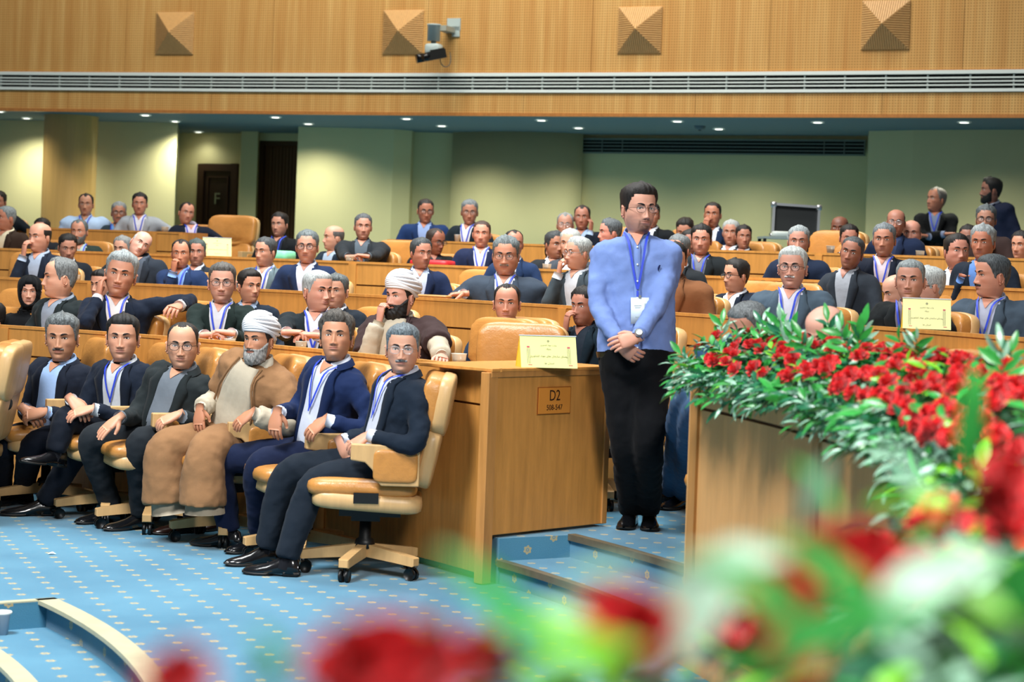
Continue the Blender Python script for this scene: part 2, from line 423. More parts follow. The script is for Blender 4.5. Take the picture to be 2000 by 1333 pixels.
fpart('backing', seams[0], seams[-1], 3.40, 3.62, -.035, -.028, DARKGAP, vt, 40)
DIVM = plain('vent_divider', '#8E9A97', .5)
for k in range(38):
    X = -8.6+k*.385; fpart('divider', X, X+.012, 3.437, 3.585, -.02, .009, DIVM, vt, 1)
PYR = wood('ornament_wood', '#D3A76C', .5, .08)
ribm = None
for (px, py, lab) in ((342, 65, 'leftmost ribbed wooden pyramid ornament on the balcony front'), (788, 63, 'ribbed wooden pyramid ornament directly left of the grey camera'),
                      (1250, 59, 'ribbed wooden pyramid ornament first to the right of the grey camera'), (1730, 49, 'rightmost ribbed wooden pyramid ornament on the balcony front')):
    p = onF(px, py); n = fN(p.x); M = wall_frame(p, n)
    t = thing('pyramid_ornament', lab, 'ornament', p, group=None)
    t.rotation_euler = M.to_euler()
    if ribm is None:
        ribm = []; h = .15; w2 = .25
        for q in range(4):
            mb = MB(); c, s = math.cos(q*PI/2), math.sin(q*PI/2)
            Rz = np.array(((c, -s, 0), (s, c, 0), (0, 0, 1)))
            mb.add(np.array([(-w2, -w2, 0), (w2, -w2, 0), (0, 0, h-.004), (-w2, -w2, .006), (w2, -w2, .006), (0, 0, h+.002)]) @ Rz.T, [(3, 4, 5), (0, 1, 4, 3), (1, 2, 5, 4), (2, 0, 3, 5)])
            for o_ in np.arange(-w2+.012, w2, .0236):
                y1 = -abs(o_)
                if -w2 > y1-.01: continue
                z1 = h*(1-abs(y1)/w2); a_ = .0065
                V = np.array([(o_-a_, -w2, .004), (o_+a_, -w2, .004), (o_+a_, -w2, .016), (o_-a_, -w2, .016),
                              (o_-a_, y1, z1+.001), (o_+a_, y1, z1+.001), (o_+a_, y1, z1+.013), (o_-a_, y1, z1+.013)]) @ Rz.T
                mb.add(V, [(0, 1, 2, 3), (7, 6, 5, 4), (1, 5, 6, 2), (0, 3, 7, 4), (3, 2, 6, 7)])
            ribm.append(mesh_of(mb, 'ribbed_face', PYR, False))
    for me in ribm: obj('ribbed_face', me, None, t)
# ---------------------------------------------------------------- soffit and back walls
mb = MB(); Xs = np.linspace(seams[0], seams[-1], 30)
P = [[(X, fD(X)+.03, ZS), (X, fD(X)+9, ZS), (X, fD(X)+9, ZS+.1), (X, fD(X)+.03, ZS+.1)] for X in Xs]; mb.grid(np.array(P), cv=True)
ceil = struct(obj('ceiling', mb, SOFM, smooth_=False))
def wallseg(name, pts, mat=WALLM, z0=.5, z1=ZS, th=.08, smooth_=False):
    mb = MB(); Q = []
    for (px, D) in pts:
        a, _ = ab(px, 380); x, y = a*D, D; l = math.hypot(x, y)
        Q.append([(x, y, z0), (x, y, z1), (x+x/l*th, y+y/l*th, z1), (x+x/l*th, y+y/l*th, z0)])
    mb.grid(np.array(Q), cv=True); o = struct(obj(name, mb, mat, smooth_=smooth_)); return o
wallseg('wall_left', [(-260, 26.6), (100, 25.9), (342, 25.3)])
wallseg('wall_recess_side', [(342, 25.3), (346, 27.6)])
wallseg('wall_recess', [(336, 27.6), (470, 27.1)])
wallseg('wall_jamb', [(465, 27.2), (467, 26.7), (500, 26.6), (505, 27.1)])
wallseg('wall_recess_end', [(588, 26.9), (578, 25.2)])
wallseg('wall_lintel', [(495, 26.9), (600, 26.6)], z0=at(540, 275, 26.8).z)
wallseg('wall_middle', [(578, 25.2), (765, 25.05), (800, 25.2), (805, 25.45), (880, 25.4)])
bulge = [(880, 25.4)]+[(880+255*k/10, 25.25-.75*math.sin(PI*min(1, (k+.5)/10*.62))) for k in range(11)]+[(1136, 25.0)]
wallseg('wall_bulge', bulge, smooth_=True)
wallseg('wall_vent', [(1133, 24.75), (1400, 24.0), (1692, 23.1)])
wallseg('wall_right', [(1692, 23.1), (1693, 22.3), (1780, 21.9), (1900, 21.5), (2300, 20.4)])
# grille in the vent wall
def onW(px, py, D0=24.75, D1=23.1, x0=1133, x1=1692, off=.05):
    return at(px, py, D0+(D1-D0)*(px-x0)/(x1-x0)-off)
gv = thing('wall_grille', 'dark slatted ventilation grille high on the back wall at right', 'vent', onW(1415, 287))
GRM = plain('grille_grey', '#6F776E', .5)
p0, p1 = onW(1137, 287), onW(1690, 290)
dirv = (p1-p0).normalized(); nrm = Vector((dirv.y, -dirv.x, 0)).normalized(); MG = wall_frame(None, nrm)
def gbox(nm, px0, px1, z0, z1, dep, mat, off=0):
    a_, b_ = onW(px0, 288), onW(px1, 288); c = (a_+b_)/2; c.z = (z0+z1)/2
    mb = MB(); mb.box(c-gv.location+nrm*off, ((b_-a_).length, z1-z0, dep), MG); return obj(nm, mb, mat, gv, False)
zt, zb = onW(1415, 274).z, onW(1415, 301).z; hh = (zt-zb)
gbox('grille_back', 1137, 1690, zb, zt, .01, DARKGAP)
for k in range(5): z = zb+hh*(k/4); gbox('slat' if 0 < k < 4 else 'frame_rail', 1136, 1691, z-.006-.004*(k in (0, 4)), z+.006+.004*(k in (0, 4)), .03, GRM, .015)
for k in range(15): x = 1137+k*39.4; gbox('divider', x, x+1.6, zb, zt, .02, GRM, .012)
gbox('frame_rail', 1134, 1138, zb, zt, .03, WALLM, .015)
# door, dark framed panel with F
DOORM = NT('brown_slatted_door', .5, .3); v = DOORM.coord(); wv = DOORM.n('ShaderNodeTexWave', bands_direction='X'); wv.inputs['Scale'].default_value = 9; DOORM.l(v, wv.inputs[0])
DOORM.col(DOORM.ramp(wv.outputs['Fac'], [(.1, lin('#3F2412')), (.5, lin('#6E4526'))])); DOORM = DOORM.m
da, db = at(506, 275, 27.0), at(590, 275, 26.75)
dr = thing('door_1', None, None, (da+db)/2, kind='structure'); dw = (db-da).length; dz = .89; dh = da.z-dz
dn = Vector(((db-da).y, -(db-da).x, 0)).normalized(); MDo = wall_frame(None, dn)
def dbox(nm, x, wd, z0, z1, dep, off, mat):
    mb = MB(); c = (db-da).normalized()*x+dn*off+Vector((0, 0, (z0+z1)/2-dr.location.z)); mb.box(c, (wd, z1-z0, dep), MDo); return obj(nm, mb, mat, dr, False)
dbox('door_frame', -dw/2+.05, .1, dz, da.z, .1, .0, plain('door_frame_brown', '#4A2D18', .5))
dbox('door_frame', 0, dw, da.z-.06, da.z, .1, .0, plain('door_frame_brown2', '#4A2D18', .5))
dbox('door_leaf', .05, dw-.1, dz, da.z-.06, .05, -.04, DOORM)
for k in range(9): dbox('slat', -dw/2+.14+k*(dw-.2)/9, .035, dz+.02, da.z-.08, .015, -.01, plain('door_slat', '#5F3B20', .5) if k == 0 else bpy.data.materials['door_slat'])
pa, pb = at(387, 388, 27.35), at(465, 388, 27.1)
fz1, fz0 = at(426, 320, 27.2).z, at(426, 456, 27.2).z
fp = thing('framed_panel', 'dark wooden framed wall panel bearing the letter F in the recess', 'panel', (pa+pb)/2)
fn = Vector(((pb-pa).y, -(pb-pa).x, 0)).normalized(); MF = wall_frame(None, fn); fw = (pb-pa).length; fh = fz1-fz0; fc = (fz1+fz0)/2-fp.location.z
xx = (pb-pa).normalized()
def fbox(nm, x, z, wd, hg, dep, off, mat): mb = MB(); mb.box(xx*x+fn*off+Vector((0, 0, fc+z)), (wd, hg, dep), MF); return obj(nm, mb, mat, fp, False)
fbox('panel_board', 0, 0, fw, fh, .02, 0, plain('panel_brown', '#2A160C', .5))
for s in (-1, 1):
    fbox('frame_bar', s*(fw/2-.05), 0, .1, fh, .05, .02, FRAMEWOOD); fbox('frame_bar', 0, s*(fh/2-.05), fw-.2, .1, .05, .02, FRAMEWOOD)
    fbox('moulding', s*(fw/2-.16), 0, .02, fh-.34, .03, .015, FRAMEWOOD); fbox('moulding', 0, s*(fh/2-.18), fw-.32, .02, .03, .015, FRAMEWOOD)
text('F', .22, fp.location+fn*.03+Vector((0, 0, fc-.01)), MF, plain('letter_grey', '#8B8B6E', .5), fp, ext=.004)
# column
cc = at(137, 300, 24.75)
COLM = wood('column_veneer', '#C79D5E', .3, .08, (7, 7, .4))
mb = MB(); mb.lathe([(.05, .8), (.335, .8), (.34, .95), (.33, 1.0), (.33, ZS-.05), (.335, ZS)], (0, 0, 0), 40)
col = obj('column', mb, COLM, smooth_=True); col.location = (cc.x, cc.y, 0); struct(col)
# downlights
LAMPM = emit('lamp_glow', (1, 1, .85, 1), 9)
LR = plain('lamp_ring', '#C8CCC6', .4)
dl = [(0, 218), (284, 225), (538, 229), (794, 232), (1057, 235), (1323, 237), (1597, 239), (1883, 239), (52, 231), (342, 237), (602, 242), (863, 246), (1130, 250), (1404, 252), (388, 258)]
m1 = MB(); m1.lathe([(.001, -.004), (.055, -.004), (.055, .0)], n=20); m1 = mesh_of(m1, 'lamp_disc', LAMPM, False)
m2 = MB(); m2.lathe([(.055, 0), (.055, -.008), (.072, -.006), (.075, 0)], n=20); m2 = mesh_of(m2, 'lamp_ring', LR)
names = ['at the far left edge', 'second from the left in the front line', 'above the brown door', 'above the seated man in blue jacket at the back', 'third right of the door', 'above the standing man in blue shirt', 'above the black flight case', 'last at the right']
for i, (px, py) in enumerate(dl):
    p = onZ(px, py, ZS-.003)
    if i < 8: lab = 'recessed downlight, front line, %s' % names[i]
    elif i < 14: lab = 'round recessed downlight of the back line near the wall, %s' % ['far left', 'left of the dark recess', 'right of the brown door', 'under the grey camera', 'above the bulging wall', 'next to the smoke detector'][i-8]
    else: lab = 'small recessed downlight inside the dark green recess'
    t = thing('downlight', lab, 'lamp', p, group='recessed soffit downlights')
    obj('lamp_disc', m1, None, t); obj('lamp_ring', m2, None, t)
    l = bpy.data.lights.new('downlight_beam', 'SPOT'); l.energy = (75 if i < 8 else 125) if i < 14 else 10
    l.spot_size = 2.5; l.spot_blend = 1.0; l.shadow_soft_size = .05; l.color = (.97, 1, .82)
    o = bpy.data.objects.new('downlight_beam', l); C.objects.link(o); o.location = p-Vector((0, 0, .03))
p = onZ(1367, 246, ZS); t = thing('smoke_detector', 'small dark smoke detector on the soffit at right', 'detector', p)
mb = MB(); mb.lathe([(.001, -.045), (.04, -.045), (.06, -.03), (.065, 0)], n=18); obj('detector_body', mb, plain('detector_grey', '#59666B', .5), t)
mb = MB(); mb.lathe([(.001, -.055), (.018, -.055), (.02, -.044)], n=12); obj('sensor', mb, BLACK, t)
# ---------------------------------------------------------------- PTZ camera on the fascia
CG = plain('camera_housing_grey', '#AEBDBC', .45)
pw_ = onF(887, 48); n = fN(pw_.x); MW = wall_frame(None, n); cx_ = Vector((MW[0][0], MW[1][0], 0))
pt = thing('surveillance_camera', 'grey wall bracket with motorised head and black camcorder on the balcony front', 'camera', pw_)
S = pw_.y/F_PX
def L_(dx, dy, off): return cx_*(dx*S)+Vector((0, 0, -dy*S))+n*off
mb = MB(); mb.box(L_(0, 0, .008), (28*S, 24*S, .016), MW); mb.box(L_(5, 14, .008), (16*S, 20*S, .016), MW); obj('wall_plate', mb, CG, pt, False)
mb = MB(); mb.box(L_(-6, 12, .13), (20*S, 10*S, .26), MW); obj('bracket_arm', mb, plain('bracket_shade', '#9A9E93', .5), pt, False)
mb = MB(); c = L_(-22, 22, .26); rr = 12.5*S
mb.lathe([(.001, 17*S), (rr+.006, 17*S), (rr+.006, 14.5*S), (rr, 14*S), (rr, -15*S), (.001, -15*S)], c, 22); obj('pan_motor', mb, CG, pt)
mb = MB(); mb.lathe([(.03, 4*S), (.03, -4*S)], L_(-22, 39, .26), 14); obj('swivel', mb, plain('swivel_dark', '#77827F', .5), pt)
mb = MB(); mb.ell(L_(-21, 53, .26), (16*S, .06, 12*S), MW, e=.4); obj('tilt_head', mb, CG, pt)
mb = MB(); ax_ = L_(-10, 59, .30); mb.tube([ax_-cx_*.03, ax_+cx_*.04], .035, 14); obj('tilt_joint', mb, CG, pt)
A_, B_ = L_(-32, 74, .46), L_(6, 62, .30); ddir = (B_-A_).normalized()
mb = MB(); Mx = ddir.to_track_quat('X', 'Z').to_matrix(); mb.box((A_+B_)/2+ddir*.04, ((B_-A_).length*.75, .085, .095), Mx); mb.box((A_+B_)/2+ddir*.05+Vector((0, 0, .055)), (.16, .03, .02), Mx); obj('camcorder_body', mb, BLACK, pt, False)
mb = MB(); mb.tube([A_+ddir*.1, A_], [.045, .05], 16); mb.box(A_-ddir*.015, (.06, .12, .095), Mx); obj('camcorder_lens', mb, plain('lens_black', '#050506', .25), pt)
mb = MB(); tt = np.linspace(0, 1, 18); q0 = B_+ddir*.06
mb.tube([tuple(q0+Vector((.03*math.sin(6*u), 0, -.16*math.sin(PI*u)))+cx_*(-.10*u)) for u in tt], .005, 6); obj('cable', mb, plain('cable_grey', '#5F6A68', .5), pt)
# ================================================================ PEOPLE
def skin_mat():
    t = NT('skin', .48, .35); a = t.n('ShaderNodeVertexColor', layer_name='Col').outputs[0]
    v = t.coord('Object'); nn = t.noise(60, 3, v)
    t.col(t.mix(t.math('MULTIPLY', nn, .18), a, (.55, .22, .15, 1)))
    t.bump(t.noise(300, 2, v), .12, .002)
    t.b.inputs['Subsurface Weight'].default_value = .08; t.b.inputs['Subsurface Radius'].default_value = (.01, .004, .002)
    return t.m
SKIN = skin_mat()
_mc = {}
def cloth(hexc, rough=.85, weave=500, kind='cloth'):
    k = (hexc, kind)
    if k not in _mc:
        t = NT('fabric_'+kind, rough, .15); c = lin(hexc); v = t.coord()
        n = t.noise(weave, 2, v); m = t.noise(9, 3, v)
        t.col(t.mix(n, t.ramp(m, [(.3, sc_(c, .85)), (.7, sc_(c, 1.15))]), sc_(c, .8)))
        t.bump(t.math('ADD', t.math('MULTIPLY', m, 1.2), t.math('MULTIPLY', n, .06)), .5, .012)
        t.b.inputs['Sheen Weight'].default_value = .03; t.b.inputs['Specular IOR Level'].default_value = .12
        _mc[k] = t.m
    return _mc[k]
def hairm(hexc, hex2=None):
    k = (hexc, hex2, 'hair')
    if k not in _mc:
        t = NT('hair', .55, .35); c = lin(hexc); c2 = lin(hex2) if hex2 else sc_(c, 1.9)
        v = t.coord('Object', (160, 160, 38)); n = t.noise(1.0, 4, v, .7); m = t.noise(40, 2, t.coord())
        t.col(t.mix(t.math('MULTIPLY', m, .6), t.ramp(n, [(.35, sc_(c, .7)), (.62, c2)]), sc_(c, .8)))
        t.bump(n, .6, .006); _mc[k] = t.m
    return _mc[k]
SHOE = NT('shoe_leather', .18, .6); SHOE.col(lin('#0E0F12')); SHOE.bump(SHOE.noise(18, 2, SHOE.coord()), .15, .006); SHOE = SHOE.m
SHOEB = plain('brown_shoe_leather', '#24130F', .25, .5, 0, (18, .2, .006))
SOLE = plain('shoe_sole', '#16120F', .6)
EYEW = plain('eye_white', '#CFC8C0', .25); IRIS = plain('iris_brown', '#1D0E08', .15, .6)
BLUEL = plain('lanyard_blue', '#2B45C4', .55)
BADGE = plain('badge_card', '#DCE8EE', .25, .5); BADGEI = plain('badge_print', '#9FB0B0', .5)
GLASSM = plain('glasses_metal', '#3A3432', .3, .5, .6); GLASSD = plain('glasses_dark', '#15110F', .3)
def lens_mat():
    t = NT('lens', .05, .5); t.b.inputs['Alpha'].default_value = .07; t.col((.8, .85, .9, 1)); return t.m
LENS = lens_mat()
HZ = np.array([-.125, -.10, -.075, -.045, -.022, -.010, -.004, .004, .015, .030, .045, .060, .080, .100, .120, .140, .165, .190, .212, .226, .233, .235])
HW = np.array([.056, .056, .056, .055, .055, .049, .044, .045, .051, .058, .0645, .069, .0735, .0765, .0785, .0792, .0788, .0735, .0620, .0450, .020, .0])
HF = np.array([.036, .036, .036, .034, .034, .046, .066, .080, .086, .090, .0925, .0930, .0925, .0915, .0905, .0940, .0920, .0840, .067, .045, .020, .0])
HB = np.array([.060, .060, .060, .061, .059, .058, .057, .057, .060, .064, .069, .075, .084, .093, .099, .102, .101, .093, .076, .053, .025, .0])
def g_(x, m, s): return np.exp(-((x-m)/s)**2)
def head_grid(nr, nc, p):
    s = np.linspace(0, 1, nr)
    knots = np.array([0, .10, .22, .86, .95, 1.0]); zz = np.array([-.125, -.05, 0, .150, .222, .235])
    z = np.interp(s, knots, zz)
        # ease the crown
    k = z > .15
    z[k] = .15+.085*np.sin((z[k]-.15)/.085*PI/2)
    W = np.interp(z, HZ, HW); Fr = np.interp(z, HZ, HF); Bk = np.interp(z, HZ, HB)
    top = z > .2; q = np.clip((z-.165)/.0700, 0, 1)
    W = np.where(z > .165, .0788*np.sqrt(np.clip(1-q**2.3, 0, 1)), W); Fr = np.where(z > .165, .0920*np.sqrt(np.clip(1-q**2.2, 0, 1)), Fr); Bk = np.where(z > .165, .101*np.sqrt(np.clip(1-q**2.4, 0, 1)), Bk)
    fat = p.get('fat', 1.0); W = W*np.where(z < .12, 1+(fat-1)*smooth(.13, .05, z), 1)
    u = np.linspace(-1, 1, nc, endpoint=False); ph = PI*(.50*u+.50*u**3)
    Z = np.repeat(z[:, None], nc, 1); PH = np.repeat(ph[None], nr, 0)
    sx, cy = np.sin(PH), np.cos(PH); pw = (2/np.interp(z, [0, .05, .12], [1.95, 2.08, 2.25]))[:, None]
    X = W[:, None]*np.sign(sx)*np.abs(sx)**pw
    Y = np.where(cy > 0, Fr[:, None], Bk[:, None])*np.sign(cy)*np.abs(cy)**pw
    front = smooth(.1, .5, cy); ax = np.abs(X)
    # face relief
    hn = np.interp(Z, [.058, .0625, .068, .074, .080, .092, .105, .118, .130, .14], [0, .001, .013, .0225, .0225, .0175, .0125, .0075, .0035, 0])*p.get('nose', 1.0)
    wn = np.interp(Z, [.06, .074, .09, .13], [.0145, .0135, .0100, .0085])
    d = hn*np.exp(-(ax/wn)**2.2)+.0095*g_(ax, .0135, .0058)*g_(Z, .0725, .0065)
    d += -.0105*g_(ax, .031, .0165)*g_(Z, .121, .0115)
    d += .0055*g_(ax, .031, .0125)*g_(Z, .1185, .0065)                      # eyeball bulge
    d += .0032*g_(ax, .031, .016)*g_(Z, .1275, .0028)+.0018*g_(ax, .031, .015)*g_(Z, .1105, .003)
    d += .0045*g_(Z, .1385, .0065)*g_(ax, .028, .026)
    d += .0045*g_(ax, .046, .018)*g_(Z, .094, .016)-.0025*g_(ax, .052, .014)*g_(Z, .062, .018)
    d += -.0022*g_(ax, .0255, .0045)*g_(Z, .066, .012)                      # nasolabial fold
    d += .0035*np.exp(-(ax/.030)**2-((Z-.050)/.018)**2)
    lipw = np.exp(-(ax/.0225)**4)
    d += lipw*(.0042*g_(Z, .0560, .0036)+.0050*g_(Z, .0465, .0040)-.0040*g_(Z, .0512, .0017))
    if p.get('smile'): d += .004*g_(ax, .040, .014)*g_(Z, .078, .014)
    d += .0055*np.exp(-(ax/.020)**2-((Z-.016)/.0115)**2)-.0035*np.exp(-(ax/.020)**2-((Z-.034)/.006)**2)
    Y = Y+d*front
    X = X*(1-.035*g_(Z, .121, .02)*smooth(.2, .6, cy))
    P = np.stack([X, Y, Z], -1)
    # shear the chin-to-throat line a little back
    du = np.roll(P, -1, 1)-np.roll(P, 1, 1); dv = np.empty_like(P); dv[1:-1] = P[2:]-P[:-2]; dv[0] = P[1]-P[0]; dv[-1] = P[-1]-P[-2]
    N = np.cross(dv, du); N /= np.linalg.norm(N, axis=2)[..., None]+1e-12
    N[-1] = (0, 0, 1)
    sgn = np.sign((N*np.stack([X, Y, 0*Z], -1)).sum(2).mean()); N *= sgn; N[-1] = (0, 0, 1)
    return P, N, Z, PH
def shell_from(P, N, mask, thick, rim=-.004):
    """closed-looking shell on the grid where mask>0; returns MB in local coords"""
    m = np.clip(mask, 0, 1); m = m*m*(3-2*m)
    off = rim+(thick-rim)*m
    Q = P+N*off[..., None]; nr, nc = P.shape[:2]
    keep = m > .001
    mb = MB(); idx = -np.ones((nr, nc), int); F = []
    need = np.zeros((nr, nc), bool)
    for i in range(nr-1):
        r = keep[i] | keep[i+1]
        for j in range(nc):
            j2 = (j+1) % nc
            if keep[i, j] or keep[i, j2] or keep[i+1, j] or keep[i+1, j2]:
                F.append((i, j, j2)); need[i, j] = need[i, j2] = need[i+1, j] = need[i+1, j2] = True
    ii = np.argwhere(need); idx[need] = np.arange(len(ii))
    mb.add(Q[need], [(idx[i, j], idx[i, j2], idx[i+1, j2], idx[i+1, j]) for i, j, j2 in F])
    return mb
def hair_mask(kind, Z, PH):
    a = np.abs(PH)*180/PI
    if kind in ('full', 'wavy', 'short', 'tall'):
        zl = np.interp(a, [0, 25, 42, 55, 64, 74, 80, 86, 100, 112, 125, 180], [.196, .197, .192, .178, .150, .110, .096, .124, .128, .100, .062, .045])
    elif kind == 'recede':
        zl = np.interp(a, [0, 18, 34, 50, 62, 74, 80, 86, 100, 112, 125, 180], [.214, .219, .226, .212, .165, .112, .098, .124, .128, .100, .064, .050])
    elif kind in ('bald', 'ring'):
        zl = np.interp(a, [0, 55, 66, 76, 82, 88, 100, 112, 125, 180], [.30, .30, .150, .112, .100, .124, .128, .100, .064, .052])
    else: zl = np.full_like(a, 9.)
    sl = np.gradient(zl, axis=1)/(np.abs(np.gradient(PH, axis=1))*.085+1e-9); m = (Z-zl)/(.0095*np.sqrt(1+np.clip(sl, -6, 6)**2))+.35
    if kind in ('bald', 'ring'): m = np.minimum(m, (np.interp(a, [60, 90, 180], [.175, .186, .20])-Z)/.012)
    return m
class Frame:
    def __init__(s, R, o, sc=1.0): s.R = np.array(R); s.o = np.array(o, float); s.s = sc
    def __call__(s, P): return (np.asarray(P, float)*s.s) @ s.R.T + s.o
def rot_yaw(fwd, pitch=0, roll=0):
    f = Vector(fwd); f.z = 0; f.normalize(); r = f.cross(Vector((0, 0, 1)))
    M = Matrix((r, f, Vector((0, 0, 1)))).transposed()
    M = M @ Matrix.Rotation(math.radians(pitch), 3, 'X') @ Matrix.Rotation(math.radians(roll), 3, 'Y')
    return np.array(M)
def yaw_dir(p, yaw):
    """0 faces the camera, negative turns to image left"""
    c = Vector((-p[0], -p[1], 0)).normalized(); left = Vector((c.y, -c.x, 0))   # image left = -X when c=-Y
    if left.x > 0: left = -left
    t = math.radians(yaw); return c*math.cos(t)+left*(-math.sin(t))
def hand(mb, wr, d, nrm, side, curl=.5, s=1.0, spread=.12):
    d = np.array(d, float); d /= np.linalg.norm(d); n = np.array(nrm, float); n -= d*(n @ d); n /= np.linalg.norm(n)+1e-9
    r = np.cross(d, n)*side; wr = np.array(wr, float)       # r points to the thumb side
    rings = []; a = np.arange(10)*2*PI/10
    for t, w_, th in ((-.03, .026, .020), (0, .027, .019), (.025, .035, .018), (.055, .041, .016), (.085, .041, .013), (.096, .036, .008)):
        rings.append(wr+d*t*s+np.outer(np.cos(a)*w_*s, r)+np.outer(np.sin(a)*th*s, n))
    G = np.array(rings); o = mb.n; mb.grid(G, cv=True); mb.f.append(tuple(o+i for i in range(10))); mb.f.append(tuple(o+50+i for i in range(10))[::-1])
    for k, (off, L, rad) in enumerate(((.031, .068, .0092), (.0105, .077, .0095), (-.0105, .072, .0090), (-.030, .056, .0080))):
        p = wr+(d*.082+r*off)*s; dr = d+r*(off*spread*14); dr /= np.linalg.norm(dr); ang = 0; pts = [p-dr*.012*s, p]
        for seg, cu in ((.44, .75), (.32, 1.0), (.24, .7)):
            ang += curl*cu*(1+.08*k); dd = dr*math.cos(ang)-n*math.sin(ang)
            pts.append(pts[-1]+dd*L*seg*.5*s); pts.append(pts[-1]+dd*L*seg*.5*s)
        k_ = rad*s*np.array([1, 1.05, 1, 1.03, .95, .95, .85, .60]); mb.tube(pts, k_, 8)
    p = wr+(d*.018+r*.026-n*.004)*s; dt = d*.72+r*.62-n*(.25+curl*.35); dt /= np.linalg.norm(dt); d2 = d*.92+r*.15-n*(.3+curl*.5); d2 /= np.linalg.norm(d2)
    mb.tube([p-dt*.012*s, p+dt*.018*s, p+dt*.040*s, p+dt*.040*s+d2*.018*s, p+dt*.040*s+d2*.033*s], np.array([.013, .0135, .0115, .0105, .0065])*s, 8)
def two_bone(S, T, L1, L2, pole):
    S = Vector(S); T = Vector(T); v = T-S; d = v.length
    if d > (L1+L2)*.985: T = S+v*((L1+L2)*.985/d); v = T-S; d = v.length
    if d < .12: d = .12
    v.normalize(); a = (L1*L1-L2*L2+d*d)/2/d; h = math.sqrt(max(L1*L1-a*a, 1e-5))
    pl = Vector(pole); pl -= v*pl.dot(v); pl.normalize()
    return S+v*a+pl*h, T
TV = np.array([-.05, 0, .1, .25, .5, .7, .82, .90, .95, 1.0])
TA = np.array([.150, .172, .182, .174, .176, .188, .196, .186, .140, .050])
TB = np.array([.10, .118, .130, .128, .122, .120, .112, .098, .082, .046])
class Torso:
    def __init__(s, P0, N, right, g=1.0, belly=0, sh=1.0, sc=1.0, bend=.02):
        s.P0, s.N = np.array(P0), np.array(N); s.r = np.array(right, float); s.r /= np.linalg.norm(s.r); s.g = g; s.b = belly; s.sh = sh; s.sc = sc
        up = s.N-s.P0; f = np.cross(up, s.r); f /= np.linalg.norm(f); s.M = (s.P0+s.N)/2-f*bend
    def fr(s, v):
        v = np.asarray(v, float)[..., None]
        c = (1-v)**2*s.P0+2*v*(1-v)*s.M+v*v*s.N; t = 2*(1-v)*(s.M-s.P0)+2*v*(s.N-s.M); t = t/np.linalg.norm(t, axis=-1)[..., None]
        r = s.r-(t*s.r).sum(-1)[..., None]*t; r = r/np.linalg.norm(r, axis=-1)[..., None]; f = np.cross(t, r); return c, t, r, f
    def ab_(s, v):
        v = np.asarray(v, float); k = s.g*(1+(s.sh-1)*smooth(.5, .85, v))*s.sc; k = np.where(v > .93, s.sc, k)
        A = np.interp(v, TV, TA)*k; Bf = np.interp(v, TV, TB)*s.sc*s.g; return A, Bf, s.b*g_(v, .28, .28)*s.sc
    def pt(s, x, v, off=0.0):
        x, v = np.broadcast_arrays(np.asarray(x, float), np.asarray(v, float)); c, t, r, f = s.fr(v); A, B, bl = s.ab_(v)
        q = np.clip(x*s.sc/A, -.98, .98); cq = np.sqrt(1-q*q)
        P = c+r*(A*q)[..., None]+f*((B+bl)*cq**.86)[..., None]
        n = r*(q/A)[..., None]+f*(cq/(B))[..., None]; n = n/np.linalg.norm(n, axis=-1)[..., None]
        n = n+t*(smooth(.80, 1.0, v)*.55)[..., None]; n = n/np.linalg.norm(n, axis=-1)[..., None]
        off = np.asarray(off, float)
        return P+n*(off[..., None] if off.ndim else off)
    def loft(s, mb, n=22, vs=None, grow=0.0):
        vs = np.array([-.05, 0, .06, .13, .2, .3, .4, .5, .6, .7, .77, .83, .88, .92, .95, .975, 1.0, 1.03]) if vs is None else vs
        c, t, r, f = s.fr(vs); A, B, bl = s.ab_(np.minimum(vs, 1.0)); a = np.arange(n)*2*PI/n; G = []
        for i in range(len(vs)):
            ca, sa = np.cos(a), np.sin(a); e = .9
            G.append(c[i]+np.outer(np.sign(ca)*np.abs(ca)**e*(A[i]+grow), r[i])+np.outer(np.sign(sa)*np.abs(sa)**e*np.where(sa > 0, B[i]+bl[i]+grow, B[i]+grow), f[i]))
        o = mb.n; mb.grid(np.array(G), cv=True); mb.f.append(tuple(o+i for i in range(n))); k = o+(len(vs)-1)*n; mb.f.append(tuple(k+i for i in range(n))[::-1])
CLOUD = bpy.data.textures.new('fold_clouds', 'CLOUDS'); CLOUD.noise_scale = .11; CLOUD.noise_depth = 1
PENDING = []
CLOUD2 = bpy.data.textures.new('crease_clouds', 'CLOUDS'); CLOUD2.noise_scale = .045; CLOUD2.noise_depth = 2
def remeshed(name, mb, mat, parent, origin, vox, fold=.012, it=4):
    o = obj(name, mb, mat, parent, True, origin=origin)
    m = o.modifiers.new('r', 'REMESH'); m.mode = 'VOXEL'; m.voxel_size = vox; m.use_smooth_shade = True
    m = o.modifiers.new('s', 'SMOOTH'); m.factor = .6; m.iterations = it
    if fold:
        m = o.modifiers.new('d', 'DISPLACE'); m.texture = CLOUD; m.strength = fold; m.mid_level = .5; m.texture_coords = 'GLOBAL'
        if vox < .02:
            m = o.modifiers.new('e', 'DISPLACE'); m.texture = CLOUD2; m.strength = fold*.75; m.mid_level = .5; m.texture_coords = 'GLOBAL'
    PENDING.append(o); return o
def bake_pending():
    if not PENDING: return
    bpy.context.view_layer.update(); dg = bpy.context.evaluated_depsgraph_get()
    for o in PENDING:
        me = bpy.data.meshes.new_from_object(o.evaluated_get(dg)); me.name = o.data.name; old = o.data
        mats = [m for m in old.materials]
        o.modifiers.clear(); o.data = me
        if not me.materials:
            for m in mats: me.materials.append(m)
        me.polygons.foreach_set('use_smooth', [True]*len(me.polygons))
    PENDING.clear()
